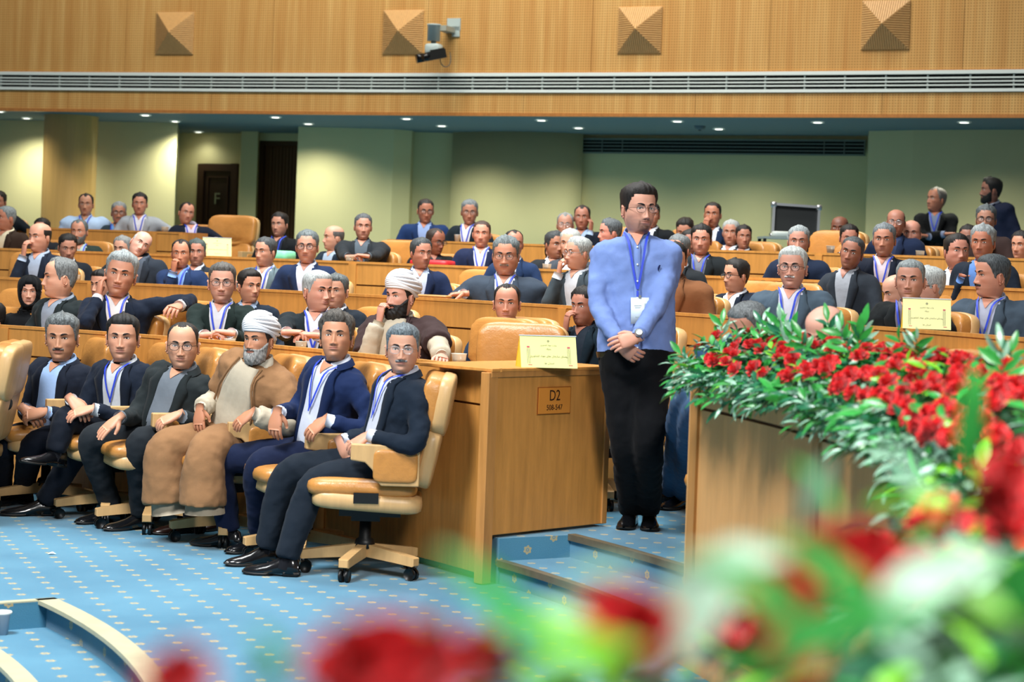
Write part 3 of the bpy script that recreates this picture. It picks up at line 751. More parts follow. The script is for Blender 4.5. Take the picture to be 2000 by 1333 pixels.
def bez(pts, k=5, r=.25):
    """rounded polyline"""
    P = [np.array(p, float) for p in pts]; out = [P[0]]
    for i in range(1, len(P)-1):
        a = P[i]+(P[i-1]-P[i])*r; b = P[i]+(P[i+1]-P[i])*r
        for t in np.linspace(0, 1, k): out.append((1-t)**2*a+2*t*(1-t)*P[i]+t*t*b)
    out.append(P[-1]); return np.array(out)
def tube_r(pts, radii, k=5, r=.25):
    Q = bez(pts, k, r); P = np.array([np.array(p, float) for p in pts]); L = np.r_[0, np.cumsum(np.linalg.norm(np.diff(P, axis=0), axis=1))]
    l = np.r_[0, np.cumsum(np.linalg.norm(np.diff(Q, axis=0), axis=1))]; l *= L[-1]/l[-1]
    return Q, np.interp(l, L, radii)
def shoe(mb, heel, toe, s=1.0, up=(0, 0, 1)):
    heel, toe = np.array(heel, float), np.array(toe, float); d = toe-heel; L = np.linalg.norm(d); d /= L; up = np.array(up, float); up -= d*(up @ d); up /= np.linalg.norm(up); r = np.cross(d, up)
    G = []; S_ = []
    for t, w_, h, zb in ((0, .022, .05, .018), (.03, .033, .085, .012), (.12, .037, .10, .010), (.28, .037, .098, .012), (.40, .038, .078, .012), (.55, .044, .058, .006), (.72, .049, .046, .005), (.86, .043, .038, .006), (.95, .030, .030, .009), (1.0, .012, .020, .013)):
        a = np.linspace(0, PI, 11); c = heel+d*t*L
        ring = [c+r*(math.cos(q)*w_*s)+up*((zb+(h-zb)*math.sin(q)**.75)*s) for q in a]; G.append(ring+[c+r*(-w_*.6*s)+up*zb*s, c+r*(w_*.6*s)+up*zb*s])
    o = mb.n; mb.grid(np.array(G), cv=True); n = 13; mb.f.append(tuple(o+i for i in range(n))); mb.f.append(tuple(o+9*n+i for i in range(n))[::-1])
def sole(mb, heel, toe, s=1.0, up=(0, 0, 1)):
    heel, toe = np.array(heel, float), np.array(toe, float); d = toe-heel; L = np.linalg.norm(d); d /= L; up = np.array(up, float); up -= d*(up @ d); up /= np.linalg.norm(up); r = np.cross(d, up)
    G = []
    for t, w_, z0, z1 in ((-.01, .02, 0, .020), (.02, .034, 0, .020), (.25, .037, 0, .020), (.27, .036, .012, .020), (.42, .036, .010, .018), (.58, .046, 0, .012), (.75, .050, 0, .011), (.9, .042, .001, .012), (1.0, .020, .006, .016), (1.015, .006, .010, .017)):
        c = heel+d*t*L; G.append([c+r*w_*s+up*z0, c-r*w_*s+up*z0, c-r*w_*s+up*z1, c+r*w_*s+up*z1])
    o = mb.n; mb.grid(np.array(G), cv=True); mb.f.append((o, o+1, o+2, o+3)); e = o+36; mb.f.append((e+3, e+2, e+1, e))
def person(label, px, ty, cy, R=None, D=None, yaw=0, pitch=0, roll=0, by=None, floor=0, P0=None, nshift=(0, 0, 0), hair='full', hc='#15110F', hc2=None, ht=1.0,
           skin='#C98D6C', jacket='#151C28', shirt='#D9DEE6', lan=False, badge=False, glasses=None, beard=None, mus=None, lo=False, g=1.0, belly=0, pose=None, L=None, Rr=None,
           legs=None, turban=None, scarf=None, style='jacket', fat=1.0, nose=1.0, smile=0, group=None, curl=(.55, .55), hn=(None, None), sleeve=None, vb=.33, open_=False, hs=None, cloak=None, sh=1.0, lean=.03, handdir=(None, None), mouth=0, cat='man', poleL=None, poleR=None, shoec=None, name='person'):
    pym = (ty+cy)/2
    if D is None: hp = onR(px, pym, R); D = hp.y
    else: hp = at(px, pym, D)
    s = hs or min(max((cy-ty)/F_PX*D/.250, .86), 1.16)
    if by is None: by = yaw*.35-20
    fwd = yaw_dir(hp, by); right = np.array(fwd.cross(Vector((0, 0, 1))))
    RH = rot_yaw(yaw_dir(hp, yaw), pitch, roll)
    ho = np.array(hp)-RH @ np.array((0, 0, .1175*s))
    H = Frame(RH, ho, s)
    vox = .021 if lo else .0125
    bs = .5+.5*s
    N = ho+RH @ np.array((0, -.012*s, 0))*.6-np.array((0, 0, .012*s))+np.array(nshift)+np.array(fwd)*(-.012)
    if P0 is None:
        z0 = min(max(floor+.56, N[2]-.56*bs), N[2]-.44*bs); P0 = np.array((N[0], N[1], z0))-np.array(fwd)*lean
    else: P0 = np.array(P0, float)
    T = Torso(P0, N, right, g*1.03, belly, sh*1.05, bs)
    origin = Vector((P0[0], P0[1], floor)); root = thing(name, label, 'person', origin, 0, group)
    O = lambda nm, mb, mat, **k: obj(nm, mb, mat, root, True, origin=origin, **k)
    fwd_ = np.array(fwd); up = np.array((0, 0, 1.))
    # ---- arms
    cS, tS, rS, fS = [x[0] for x in T.fr(np.array([.865]))]
    S = {1: cS+rS*.158*bs*sh-fS*.005, -1: cS-rS*.158*bs*sh-fS*.005}           # +1 = the person's right side (image left when facing us)
    def target(t, sd):
        if t is None: t = 'lap'
        if isinstance(t, str):
            if t == 'lap': return P0+fwd_*.30-right*(-sd)*.09+up*.06
            if t == 'clasp': return P0+fwd_*.40+right*sd*.035+up*.16
            if t == 'desk': return P0+fwd_*.36+right*sd*.14+up*.22
            if t == 'side': return P0+fwd_*.05+right*sd*.30+up*.10
            if t == 'arm': return P0+fwd_*.26+right*sd*.25+up*.17
            if t == 'chin': return H((sd*.045, .145, -.050))
            if t == 'cheek': return H((sd*.095, .05, -.035))
            if t == 'none': return P0+fwd_*.30+right*sd*.24+up*.14
            if t == 'down': return P0+right*sd*.26-up*.10+fwd_*.04
        return np.array(t, float)
    jm = MB(); fms = []; T.loft(jm, 16 if lo else 24, None, .022 if cloak else 0); body = MB(); cuffs = []
    L1, L2 = .285*bs, .255*bs; arms = {}
    for sd, tg, pol_, cu, hn_, hd_ in ((1, Rr, poleR, curl[0], hn[0], handdir[0]), (-1, L, poleL, curl[1], hn[1], handdir[1])):
        W = target(tg, sd); pole = pol_ if pol_ is not None else (-up*.9+right*sd*.45-fwd_*.35)
        E, W = two_bone(S[sd], W, L1, L2, pole); E, W = np.array(E), np.array(W); arms[sd] = (S[sd], E, W)
        fd = (W-E)/np.linalg.norm(W-E); rr = 1.0*g**.5*bs
        q, ra = tube_r([S[sd]-rS*sd*.05+up*.0, S[sd], E, W-fd*.012], np.array([.052, .060, .050, .039])*rr, 6, .3)
        if cloak:
            h_ = len(q)*2//3; jm.tube(q[:h_], np.linspace(.075, .085, h_), 16); f_ = MB(); f_.tube(q[h_-3:], np.linspace(.062, .056, len(q)-h_+3), 14); fms.append(f_)
        else: jm.tube(q, ra, 12 if lo else 16)
        if isinstance(tg, str) and tg == 'none': continue
        cuff = MB(); cuff.tube([W-fd*.03, W+fd*.012], [.036*bs, .0345*bs], 14); cuffs.append(cuff)
        body.tube(bez([N-up*.03, S[sd], E, W-fd*.02, W+fd*.01], 4, .2), .026, 8)
        hd = fd
        if hd_ is not None: hd = np.array(hd_, float)
        elif isinstance(tg, str) and tg in ('chin', 'cheek'): hd = fd*.4+up*.9
        elif tg is None or (isinstance(tg, str) and tg in ('lap', 'arm')): hd = fd*.8-up*.15-right*sd*.15
        elif isinstance(tg, str) and tg == 'clasp': hd = fd*.5-right*sd*.9
        nn = hn_ if hn_ is not None else (-fwd_*.0+up*1.0+right*sd*.2 if not (isinstance(tg, str) and tg in ('chin', 'cheek')) else fwd_*.3+right*sd*.8)
        if isinstance(tg, str) and tg == 'chin': nn = -fwd_*(-.6)+right*sd*.5
        hand(body, W+fd*.012, hd, nn, -sd if True else sd, cu, s*.98)
    for fm in fms: remeshed('robe_sleeve', fm, cloth(jacket), root, origin, vox, .02, 5)
    remeshed('cloak' if cloak else 'shirt' if style in ('shirt',) else ('robe' if style == 'robe' else 'jacket'), jm, cloth(cloak or jacket), root, origin, vox, .021 if not lo else .014, 5 if not lo else 3)
    for cuff in cuffs: O('cuff', cuff, cloth(shirt if style != 'shirt' else jacket, .7, 700, 'shirt'))
    # ---- head
    nr, nc = (40, 44) if lo else (74, 88)
    P, Nn, Z, PH = head_grid(nr, nc, dict(fat=fat, nose=nose, smile=smile))
    if mouth: pass
    Pw = H(P); w_ = smooth(-.004, -.035, Z)[..., None]
    BF = Frame(np.stack([right, fwd_, up], 1), N-up*.0, s); Pb = BF(P+np.array((0, 0, .024)))
    Pw = Pw*(1-w_)+Pb*w_
    hm = MB(); hm.grid(Pw, cv=True, flip=True)
    base = np.minimum(np.array(lin(skin)[:3])*np.array((1.08, 1.17, 1.22)), .9); col = np.repeat(np.repeat(base[None, None], nr, 0), nc, 1)
    ax = np.abs(P[..., 0]); fr_ = (np.cos(PH) > .2)
    lip = (np.exp(-(ax/.021)**6)*np.exp(-((Z-.0508)/.0080)**4)*fr_)[..., None]; col = col*(1-lip*.72)+np.array((.34, .10, .085))*lip*.72
    seam = (np.exp(-(ax/.023)**6)*np.exp(-((Z-.0512)/.0016)**2)*fr_)[..., None]; col = col*(1-seam*.6)
    nos = (g_(ax, .008, .0035)*g_(Z, .0655, .0035)*fr_)[..., None]; col = col*(1-nos*.6)
    red = (g_(ax, .045, .02)*g_(Z, .082, .02)*fr_)[..., None]*.25+(g_(ax, 0, .012)*g_(Z, .078, .012)*fr_)[..., None]*.25; col = col*(1-red*np.array((.05, .35, .35)))
    eyes_ = (g_(ax, .031, .018)*g_(Z, .116, .014)*fr_)[..., None]; col = col*(1-eyes_*.22)
    st = {'stubble': .55, 'shadow': .22, 'goatee': .40}.get(beard, .12 if cat == 'man' else 0)
    bz = smooth(.072, .060, Z-.0*ax)*smooth(-.03, -.005, Z)*(np.abs(PH) < 1.5)*(1-lip[..., 0]); bz = np.maximum(bz, g_(ax, .066, .012)*smooth(.10, .07, Z)*smooth(0, .03, Z)*fr_)
    col = col*(1-(st*bz)[..., None]*np.array((.85, .8, .7)))
    if beard == 'goatee':
        gz = np.maximum(smooth(.036, .030, Z)*smooth(-.004, .004, Z)*np.exp(-(ax/.030)**4), np.exp(-(ax/.027)**4)*np.exp(-((Z-.0625+.12*ax)/.0038)**2)*smooth(.0, .006, ax))*fr_; gz = np.maximum(gz, np.exp(-((ax-.030)/.005)**2)*smooth(.06, .055, Z)*smooth(.01, .02, Z)*fr_*.7)
        col = col*(1-.80*gz[..., None])
    hm.grid(np.zeros((0, 2, 3))) if False else None
    nhead = hm.n
    # ears
    for sd in (1, -1):
        Me = Matrix.Rotation(math.radians(-24*sd), 3, 'Z') @ Matrix.Rotation(math.radians(-8), 3, 'X')
        e = MB(); e.ell((0, 0, 0), (.0075, .0165, .031), Me, 10 if lo else 14, 7 if lo else 9)
        if not lo:
            tt = np.linspace(-.6, PI+1.0, 14); arc = np.stack([0*tt+.006, -np.sin(tt-.2)*.0145, np.cos(tt-.2)*.027+.001], 1); arc[:, 0] *= sd
            e.tube([Me @ Vector(q) for q in arc], .0040, 6); e.ell(Me @ Vector((0, .004, -.028)), (.006, .008, .009), None, 8, 6)
        V = np.concatenate(e.v)+np.array((sd*.0805, -.010, .102)); hm.add(H(V), e.f)
    if style in ('jacket', 'shirt') and not scarf:
        vv = np.linspace(.915, 1.0, 5); ww = np.array([.002, .009, .016, .023, .028]); hm.grid(T.pt(np.stack([-ww, 0*ww, ww], 1), np.repeat(vv[:, None], 3, 1), np.repeat((.0115+.010*smooth(.9, 1, vv))[:, None], 3, 1)))
    if body.v: hm.add(np.concatenate(body.v), body.f)
    me = mesh_of(hm, 'body', SKIN); me.transform(Matrix.Translation(-origin))
    ca = me.color_attributes.new('Col', 'FLOAT_COLOR', 'POINT'); full = np.ones((len(me.vertices), 4)); full[:, :3] = base*np.array((.96, .90, .88)); full[:nhead, :3] = col.reshape(-1, 3)
    ca.data.foreach_set('color', full.reshape(-1))
    obj('body', me, None, root)
    HM = hairm(hc, hc2)
    # ---- hair
    if hair not in ('none',) and not scarf:
        m = hair_mask(hair, Z, PH); th = {'full': .013, 'wavy': .024, 'short': .007, 'tall': .024, 'recede': .009, 'bald': .005, 'ring': .009}[hair]*ht
        thick = th*(.34+.66*smooth(.13, .215, Z))
        if hair in ('full', 'tall', 'wavy', 'recede'):
            thick = thick+th*.5*np.exp(-((PH)/.7)**2)*smooth(.19, .22, Z)
        k = rng.normal(size=6)
        if hair == 'wavy': thick = thick*(1+.30*np.sin(P[..., 0]*150+k[0]+3*np.sin(P[..., 2]*80))*np.sin(P[..., 1]*120+P[..., 2]*90+k[1]))
        else: thick = thick*(1+.10*np.sin(P[..., 0]*260+P[..., 1]*60+k[0]*3)+.08*np.sin(P[..., 0]*110-P[..., 2]*70+k[1]*3))
        m = m+.5*np.sin(PH*37+k[2])*np.clip(1-np.abs(m), 0, 1)*.5
        hb = shell_from(P, Nn, m, thick); O('hair', (lambda q: (setattr(q, 'v', [H(np.concatenate(q.v))]), q)[1])(hb), HM)
    # brows
    for sd in (1, -1):
        bm = MB()
        xs = np.linspace(.013, .047, 7); zs = .1375+.0050*np.sin((xs-.013)/.034*2.2); top = []
        iz = np.argmin(np.abs(Z[:, 0:1]-.1385)); row = P[iz]; o_ = np.argsort(row[:, 0]); fm = row[:, 1] > 0; o_ = o_[fm[o_]]
        ys = np.interp(xs*sd, row[o_, 0], row[o_, 1])+.0012; hgt = np.array([.0030, .0045, .0045, .0040, .0034, .0026, .0012])*(1.15 if cat == 'man' else .7)
        G = np.stack([np.stack([xs*sd, ys-.002, zs-hgt], 1), np.stack([xs*sd, ys+.0015, zs-hgt*.3], 1), np.stack([xs*sd, ys+.0012, zs+hgt*.6], 1), np.stack([xs*sd, ys-.003, zs+hgt], 1)])
        bm.grid(H(G), flip=(sd < 0))
        lx = np.linspace(-.0155, .0155, 7); 
        if not lo:
            row2 = P[np.argmin(np.abs(Z[:, 0]-.1195))]; o2 = np.argsort(row2[:, 0]); o2 = o2[row2[o2, 1] > 0]; yl = np.interp(lx+sd*.031, row2[o2, 0], row2[o2, 1])
            bm.tube(H(np.stack([lx+sd*.031, yl+.0022, .1195+.0050*(1-(lx/.0155)**2)], 1)), .0013*s, 5)
        O('eyebrow', bm, hairm('#141010'))
    # eyes
    row2 = P[np.argmin(np.abs(Z[:, 0]-.119))]; o2 = np.argsort(row2[:, 0]); o2 = o2[row2[o2, 1] > 0]
    for sd in (1, -1):
        y = np.interp(sd*.031, row2[o2, 0], row2[o2, 1]); Me = Matrix.Rotation(math.radians(-12*sd), 3, 'Z')
        ew, ei = MB(), MB(); q = MB(); q.ell((sd*.031, y-.0012, .1192), (.0150, .0032, .0053), Me, 14, 8); ew.add(H(np.concatenate(q.v)), q.f)
        q = MB(); q.ell((sd*.031+.000, y+.0004, .1197), (.0060, .0030, .0053), None, 10, 7); ei.add(H(np.concatenate(q.v)), q.f)
        e_ = O('eye', ew, EYEW); obj('iris', ei, IRIS, e_, True, origin=origin)
    # beard, moustache
    BM = hairm(beard[1], beard[2]) if isinstance(beard, tuple) else HM
    if isinstance(beard, tuple):
        a = np.abs(PH)*180/PI; zu = np.interp(a, [0, 20, 35, 50, 65, 80], [.070, .068, .066, .070, .090, .108]); zl_ = np.interp(a, [0, 40, 80], [-.012, -.006, .005])
        m = np.minimum((zu-Z)/.006, (Z-zl_)/.006); m = np.minimum(m, (84-a)/6)
        lipm = 1-((ax/.025)**2+((Z-.050)/.0085)**2); m = np.minimum(m, -lipm*3)
        nom = 1-((ax/.014)**2+((Z-.072)/.008)**2); m = np.minimum(m, -nom*3)
        th = beard[0]*(.45+.55*smooth(.06, .02, Z))*(1+.15*np.sin(P[..., 0]*320)*np.sin(P[..., 2]*200))
        q = shell_from(P, Nn+np.array((0, 0, -.5))*smooth(.05, .0, Z)[..., None], m, th, -.003); q.v = [H(np.concatenate(q.v))]; O('beard', q, BM)
    if mus:
        a = np.abs(PH)*180/PI; m = np.minimum((.069-.10*ax-Z)/.0035, (Z-(.0565-.12*np.clip(ax-.012, 0, 1)))/.003); m = np.minimum(m, (.031-ax)/.004); m = np.where(np.cos(PH) > .3, m, -1)
        q = shell_from(P, Nn, m, .0065, -.002); q.v = [H(np.concatenate(q.v))]; O('moustache', q, hairm(mus))
    # glasses
    if glasses:
        gm = {'metal': GLASSM, 'dark': GLASSD, 'thin': METAL}[glasses]; rr = .0016 if glasses == 'dark' else .0011
        if lo: rr *= 1.3
        q = MB(); l_ = MB(); yg = .1035
        for sd in (1, -1):
            t = np.linspace(0, 2*PI, 21); e_ = .8
            pts = np.stack([sd*.0335+np.sign(np.cos(t))*np.abs(np.cos(t))**e_*.0245, yg-.10*np.abs(np.cos(t)*.0245*sd+sd*.0335-.0)*.35+0*t, .1165+np.sign(np.sin(t))*np.abs(np.sin(t))**e_*.0185], 1)
            q.tube(H(pts), rr*s, 6, False)
            q.tube(H([(sd*.057, .1015, .122), (sd*.072, .085, .122), (sd*.0775, .03, .119), (sd*.0790, -.005, .113)]), rr*s, 6)
            c = pts[:-1].mean(0); V = np.vstack([c, pts[:-1]]); l_.add(H(V), [(0, 1+i, 1+(i+1) % 20) for i in range(20)])
        q.tube(H([(-.010, yg-.001, .120), (0, yg+.004, .1225), (.010, yg-.001, .120)]), rr*s, 6)
        gl = O('glasses', q, gm); lo_ = obj('lens', l_, LENS, gl, True, origin=origin)
    # ---- clothes detail
    neck = N
    def neck_ring(rx, ry, z, a0=19, n=26, dz=None):
        t = np.radians(np.linspace(a0, 360-a0, n)); x = np.sin(t)*rx; y = np.cos(t)*ry; zz = z+.030*(1-np.cos(t))/2*1.0-.018*(1+np.cos(t))/2
        if dz is not None: zz = zz+dz(t)
        return BF(np.stack([x, y-.004, zz], 1))
    if style in ('jacket', 'shirt') and not scarf:
        fl = lambda t: -.036*np.exp(-((np.minimum(t, 2*PI-t)-.50)/.26)**2)
        G = np.stack([neck_ring(.0590, .058, -.022), neck_ring(.0585, .059, .010), neck_ring(.0620, .063, .014), neck_ring(.0700, .070, -.006), neck_ring(.0755, .080, -.018, dz=fl), neck_ring(.0715, .074, -.020, dz=fl)])
        O('collar', (lambda q: (q.grid(G), q)[1])(MB()), cloth(shirt if style == 'jacket' else jacket, .7, 700, 'shirt'))
    ncol = 7
    def ws(v):
        if open_: return np.interp(v, [0, .3, .6, .86, .94, .99], [.060, .058, .060, .060, .058, .048])
        return np.interp(v, [vb, vb+.12, .7, .86, .94, .99], [.003, .020, .044, .056, .058, .048])
    if style == 'jacket':
        vs = np.linspace(vb, 1.0, 16); X = np.linspace(-1, 1, ncol)[None]*np.minimum(ws(vs)[:, None]+.012, .074); V = np.repeat(vs[:, None], ncol, 1)
        q = MB(); q.grid(T.pt(X, V, (.008+.010*smooth(.9, 1, vs))[:, None]+0*X)); O('shirt', q, cloth(shirt, .7, 700, 'shirt'))
        q = MB(); vs = np.linspace(vb-.02, .985, 18)
        wl = np.interp(vs, [vb-.02, vb+.05, .62, .80, .835, .845, .93, .99], [.004, .022, .046, .060, .058, .046, .034, .022])
        for sd in (1, -1):
            i_ = ws(vs); Xl = np.stack([i_-.003, i_, i_+wl*.5, i_+wl, i_+wl+.001], 1)*sd; offs = np.repeat(np.array([[.004, .015, .0155, .015, .002]]), len(vs), 0)
            q.grid(T.pt(Xl, np.repeat(vs[:, None], 5, 1), offs), flip=(sd > 0))
        G = np.stack([neck_ring(.070, .066, -.030, 50), neck_ring(.070, .070, -.002, 50), neck_ring(.079, .079, -.006, 50), neck_ring(.092, .092, -.034, 50)]); q.grid(G)
        vv = np.linspace(-.03 if open_ else .02, vb, 5); q.grid(T.pt(np.repeat(np.array([[-.006, .001, .012]]), 5, 0), np.repeat(vv[:, None], 3, 1), np.array([[.003, .010, .004]])), flip=False)
        O('lapel', q, cloth(jacket))
        if not lo and not open_:
            q = MB()
            for v in (vb-.03, vb-.15): q.ell(T.pt(.004, v, .012), (.009, .009, .009), None, 10, 6)
            O('button', q, BLACK)
    elif cloak:
        vs = np.linspace(.0, .985, 20); wid = np.interp(vs, [0, .3, .7, .9, .99], [.135, .13, .115, .085, .055])
        u_ = np.linspace(-1, 1, 17); X = wid[:, None]*u_[None]+.01; V = np.repeat(vs[:, None], 17, 1)
        off = .037+.005*np.sin(u_*16)[None]*np.cos(vs*5)[:, None]-.016*smooth(.85, 1, np.abs(u_))[None]+0*vs[:, None]
        q = MB(); q.grid(T.pt(X, V, off)); O('robe', q, cloth(jacket))
        q = MB(); q.grid(np.stack([neck_ring(.062, .060, -.02, 8), neck_ring(.062, .061, .016, 8), neck_ring(.068, .067, .016, 8), neck_ring(.074, .075, -.03, 8)])); O('collar', q, cloth(shirt, .7, 700, 'shirt'))
        for sd in (1, -1):
            q = MB(); e = np.stack([T.pt(x_*sd, v_, .048) for x_, v_ in zip(wid, vs)]); q.tube(e, .006, 6); O('cloak_edge', q, cloth(cloak))
    elif style == 'shirt':
        q = MB(); vs = np.linspace(.0, .97, 16); q.grid(T.pt(np.repeat(np.array([[-.017, -.014, .014, .017]]), 16, 0), np.repeat(vs[:, None], 4, 1), np.array([[.002, .009, .009, .002]]))); O('placket', q, cloth(jacket, .7, 700, 'shirt'))
        q = MB()
        for v in np.linspace(.08, .9, 7): q.ell(T.pt(0, v, .011), (.0055, .0055, .0055), None, 8, 5)
        O('button', q, WHITE)
    if lan:
        q = MB(); off = .017 if style == 'jacket' else .012
        for sd in (1, -1):
            t = np.linspace(0, 1, 14); xs = sd*.046*(1-t)**.85; vs = 1.0-(.46 if not badge else .44)*t; wd = .0055
            q.grid(T.pt(np.stack([xs-wd, xs+wd], 1), np.stack([vs, vs], 1), off+.002+(.010*smooth(.82, .97, vs))[:, None]))
        vv = np.array([.55, .50]); q.grid(T.pt(np.array([[-.005, .005]]*2), np.stack([vv, vv], 1), off+.003)); O('lanyard', q, BLUEL)
        if badge:
            c, t, r, f = [x[0] for x in T.fr(np.array([.40]))]; c = T.pt(-.01, .385, .024); Mb = Matrix((r, t, f)).transposed()
            q = MB(); q.box(c, (.088, .128, .003), Mb); b = O('badge', q, BADGE)
            q = MB(); 
            for dx, dy, ww, hh_ in ((-.028, 0, .012, .07), (.01, .025, .035, .004), (.01, .015, .03, .003), (.012, -.03, .02, .004)): q.box(c+r*dx+t*dy+f*.0022, (ww, hh_, .0008), Mb)
            obj('badge_print', q, BADGEI, b, False, origin=origin)
            q = MB(); q.box(c+t*.068+f*.002, (.012, .014, .006), Mb); obj('badge_clip', q, METAL, b, False, origin=origin)
    # ---- headwear
    if turban:
        q = MB(); Mt_ = Matrix.Rotation(math.radians(20), 3, 'X'); tc_ = np.array((0, -.022, .188)); rx, ry, rz = .100, .124, .092
        q.ell(tc_, (rx-.004, ry-.004, rz-.004), Mt_, 28, 16)
        for k in range(13):
            h = -.052+.0118*k; t = np.linspace(0, 2*PI, 44); hh = np.clip(h+.012*np.sin(t+k*.9)+.010*np.cos(t*2+k), -.075, rz*.985); kk = np.sqrt(1-(hh/rz)**2)
            pts = np.stack([np.cos(t)*rx*kk, np.sin(t)*ry*kk, hh], 1) @ np.array(Mt_).T+tc_; q.tube(pts, .0085, 8, False)
        V = H(np.concatenate(q.v)); q.v = [V]; O('turban', q, cloth('#E9EAEE', .8, 400, 'turban'))
    if scarf:
        a = np.abs(PH)*180/PI; face = ((P[..., 0]/.056)**2+((Z-.098)/.083)**2) < 1; m = np.where(face & (np.cos(PH) > 0), -1., 1.)*2
        q = shell_from(P, Nn, m, .014+.004*np.sin(PH*9)); q.v = [np.where((np.concatenate(q.v)[:, 2:3] < -.04), np.concatenate(q.v)*np.array((1.25, 1.25, 1)), np.concatenate(q.v))]; q.v = [H(q.v[0])]; O('headscarf', q, cloth(scarf))
        q = MB(); T.loft(q, 20, np.array([.6, .75, .88, .95, 1.0, 1.06]), .025); O('shawl', q, cloth(scarf))
    # ---- legs
    if legs:
        tm = MB(); tc, so, shm = MB(), MB(), MB(); sm = MB(); c, t, r, f = [x[0] for x in T.fr(np.array([.0]))]
        tm.ell(P0-up*.0, (.175*g, .15, .13), Matrix(np.stack([right, fwd_, up], 1).tolist()), 18, 10, .8)
        fs = legs.get('fs', 1.0)
        for sd in (1, -1):
            k, an, toe = [np.array(x, float) for x in legs[sd]]; hip = P0+right*sd*.085*bs-up*.02
            q, ra = tube_r([hip-fwd_*.03, hip, k, an+(k-an)*.02], np.array([.10, .104, .076, .060])*fs*g**.5, 6, .22); tm.tube(q, ra, 16)
            d = an-k; d /= np.linalg.norm(d)
            sm = MB(); shm = MB(); so = MB(); sm.tube([an-d*.12, an+d*.05], [.040, .037], 12)
            tdir = toe-an; tdir /= np.linalg.norm(tdir); heel = an-tdir*.065; upv = -d*.6+up*.6
            if abs(tdir[2]) < .25: upv = up
            base_ = legs.get('z', None)
            heel = heel-upv/np.linalg.norm(upv)*.075; toe2 = heel+tdir*.29*s
            shoe(shm, heel, toe2, 1.0, upv); sole(so, heel, toe2, 1.0, upv)
            O('sock', sm, cloth('#0E1016')); sh_ = O('shoe', shm, shoec or SHOE); obj('sole', so, SOLE, sh_, True, origin=origin)
        remeshed('trousers', tm, cloth(legs.get('c', jacket)), root, origin, vox*1.05, .014, 4)
    return dict(root=root, T=T, H=H, N=N, P0=P0, fwd=fwd_, right=right, O=O, origin=origin, s=s, arms=arms, vox=vox)
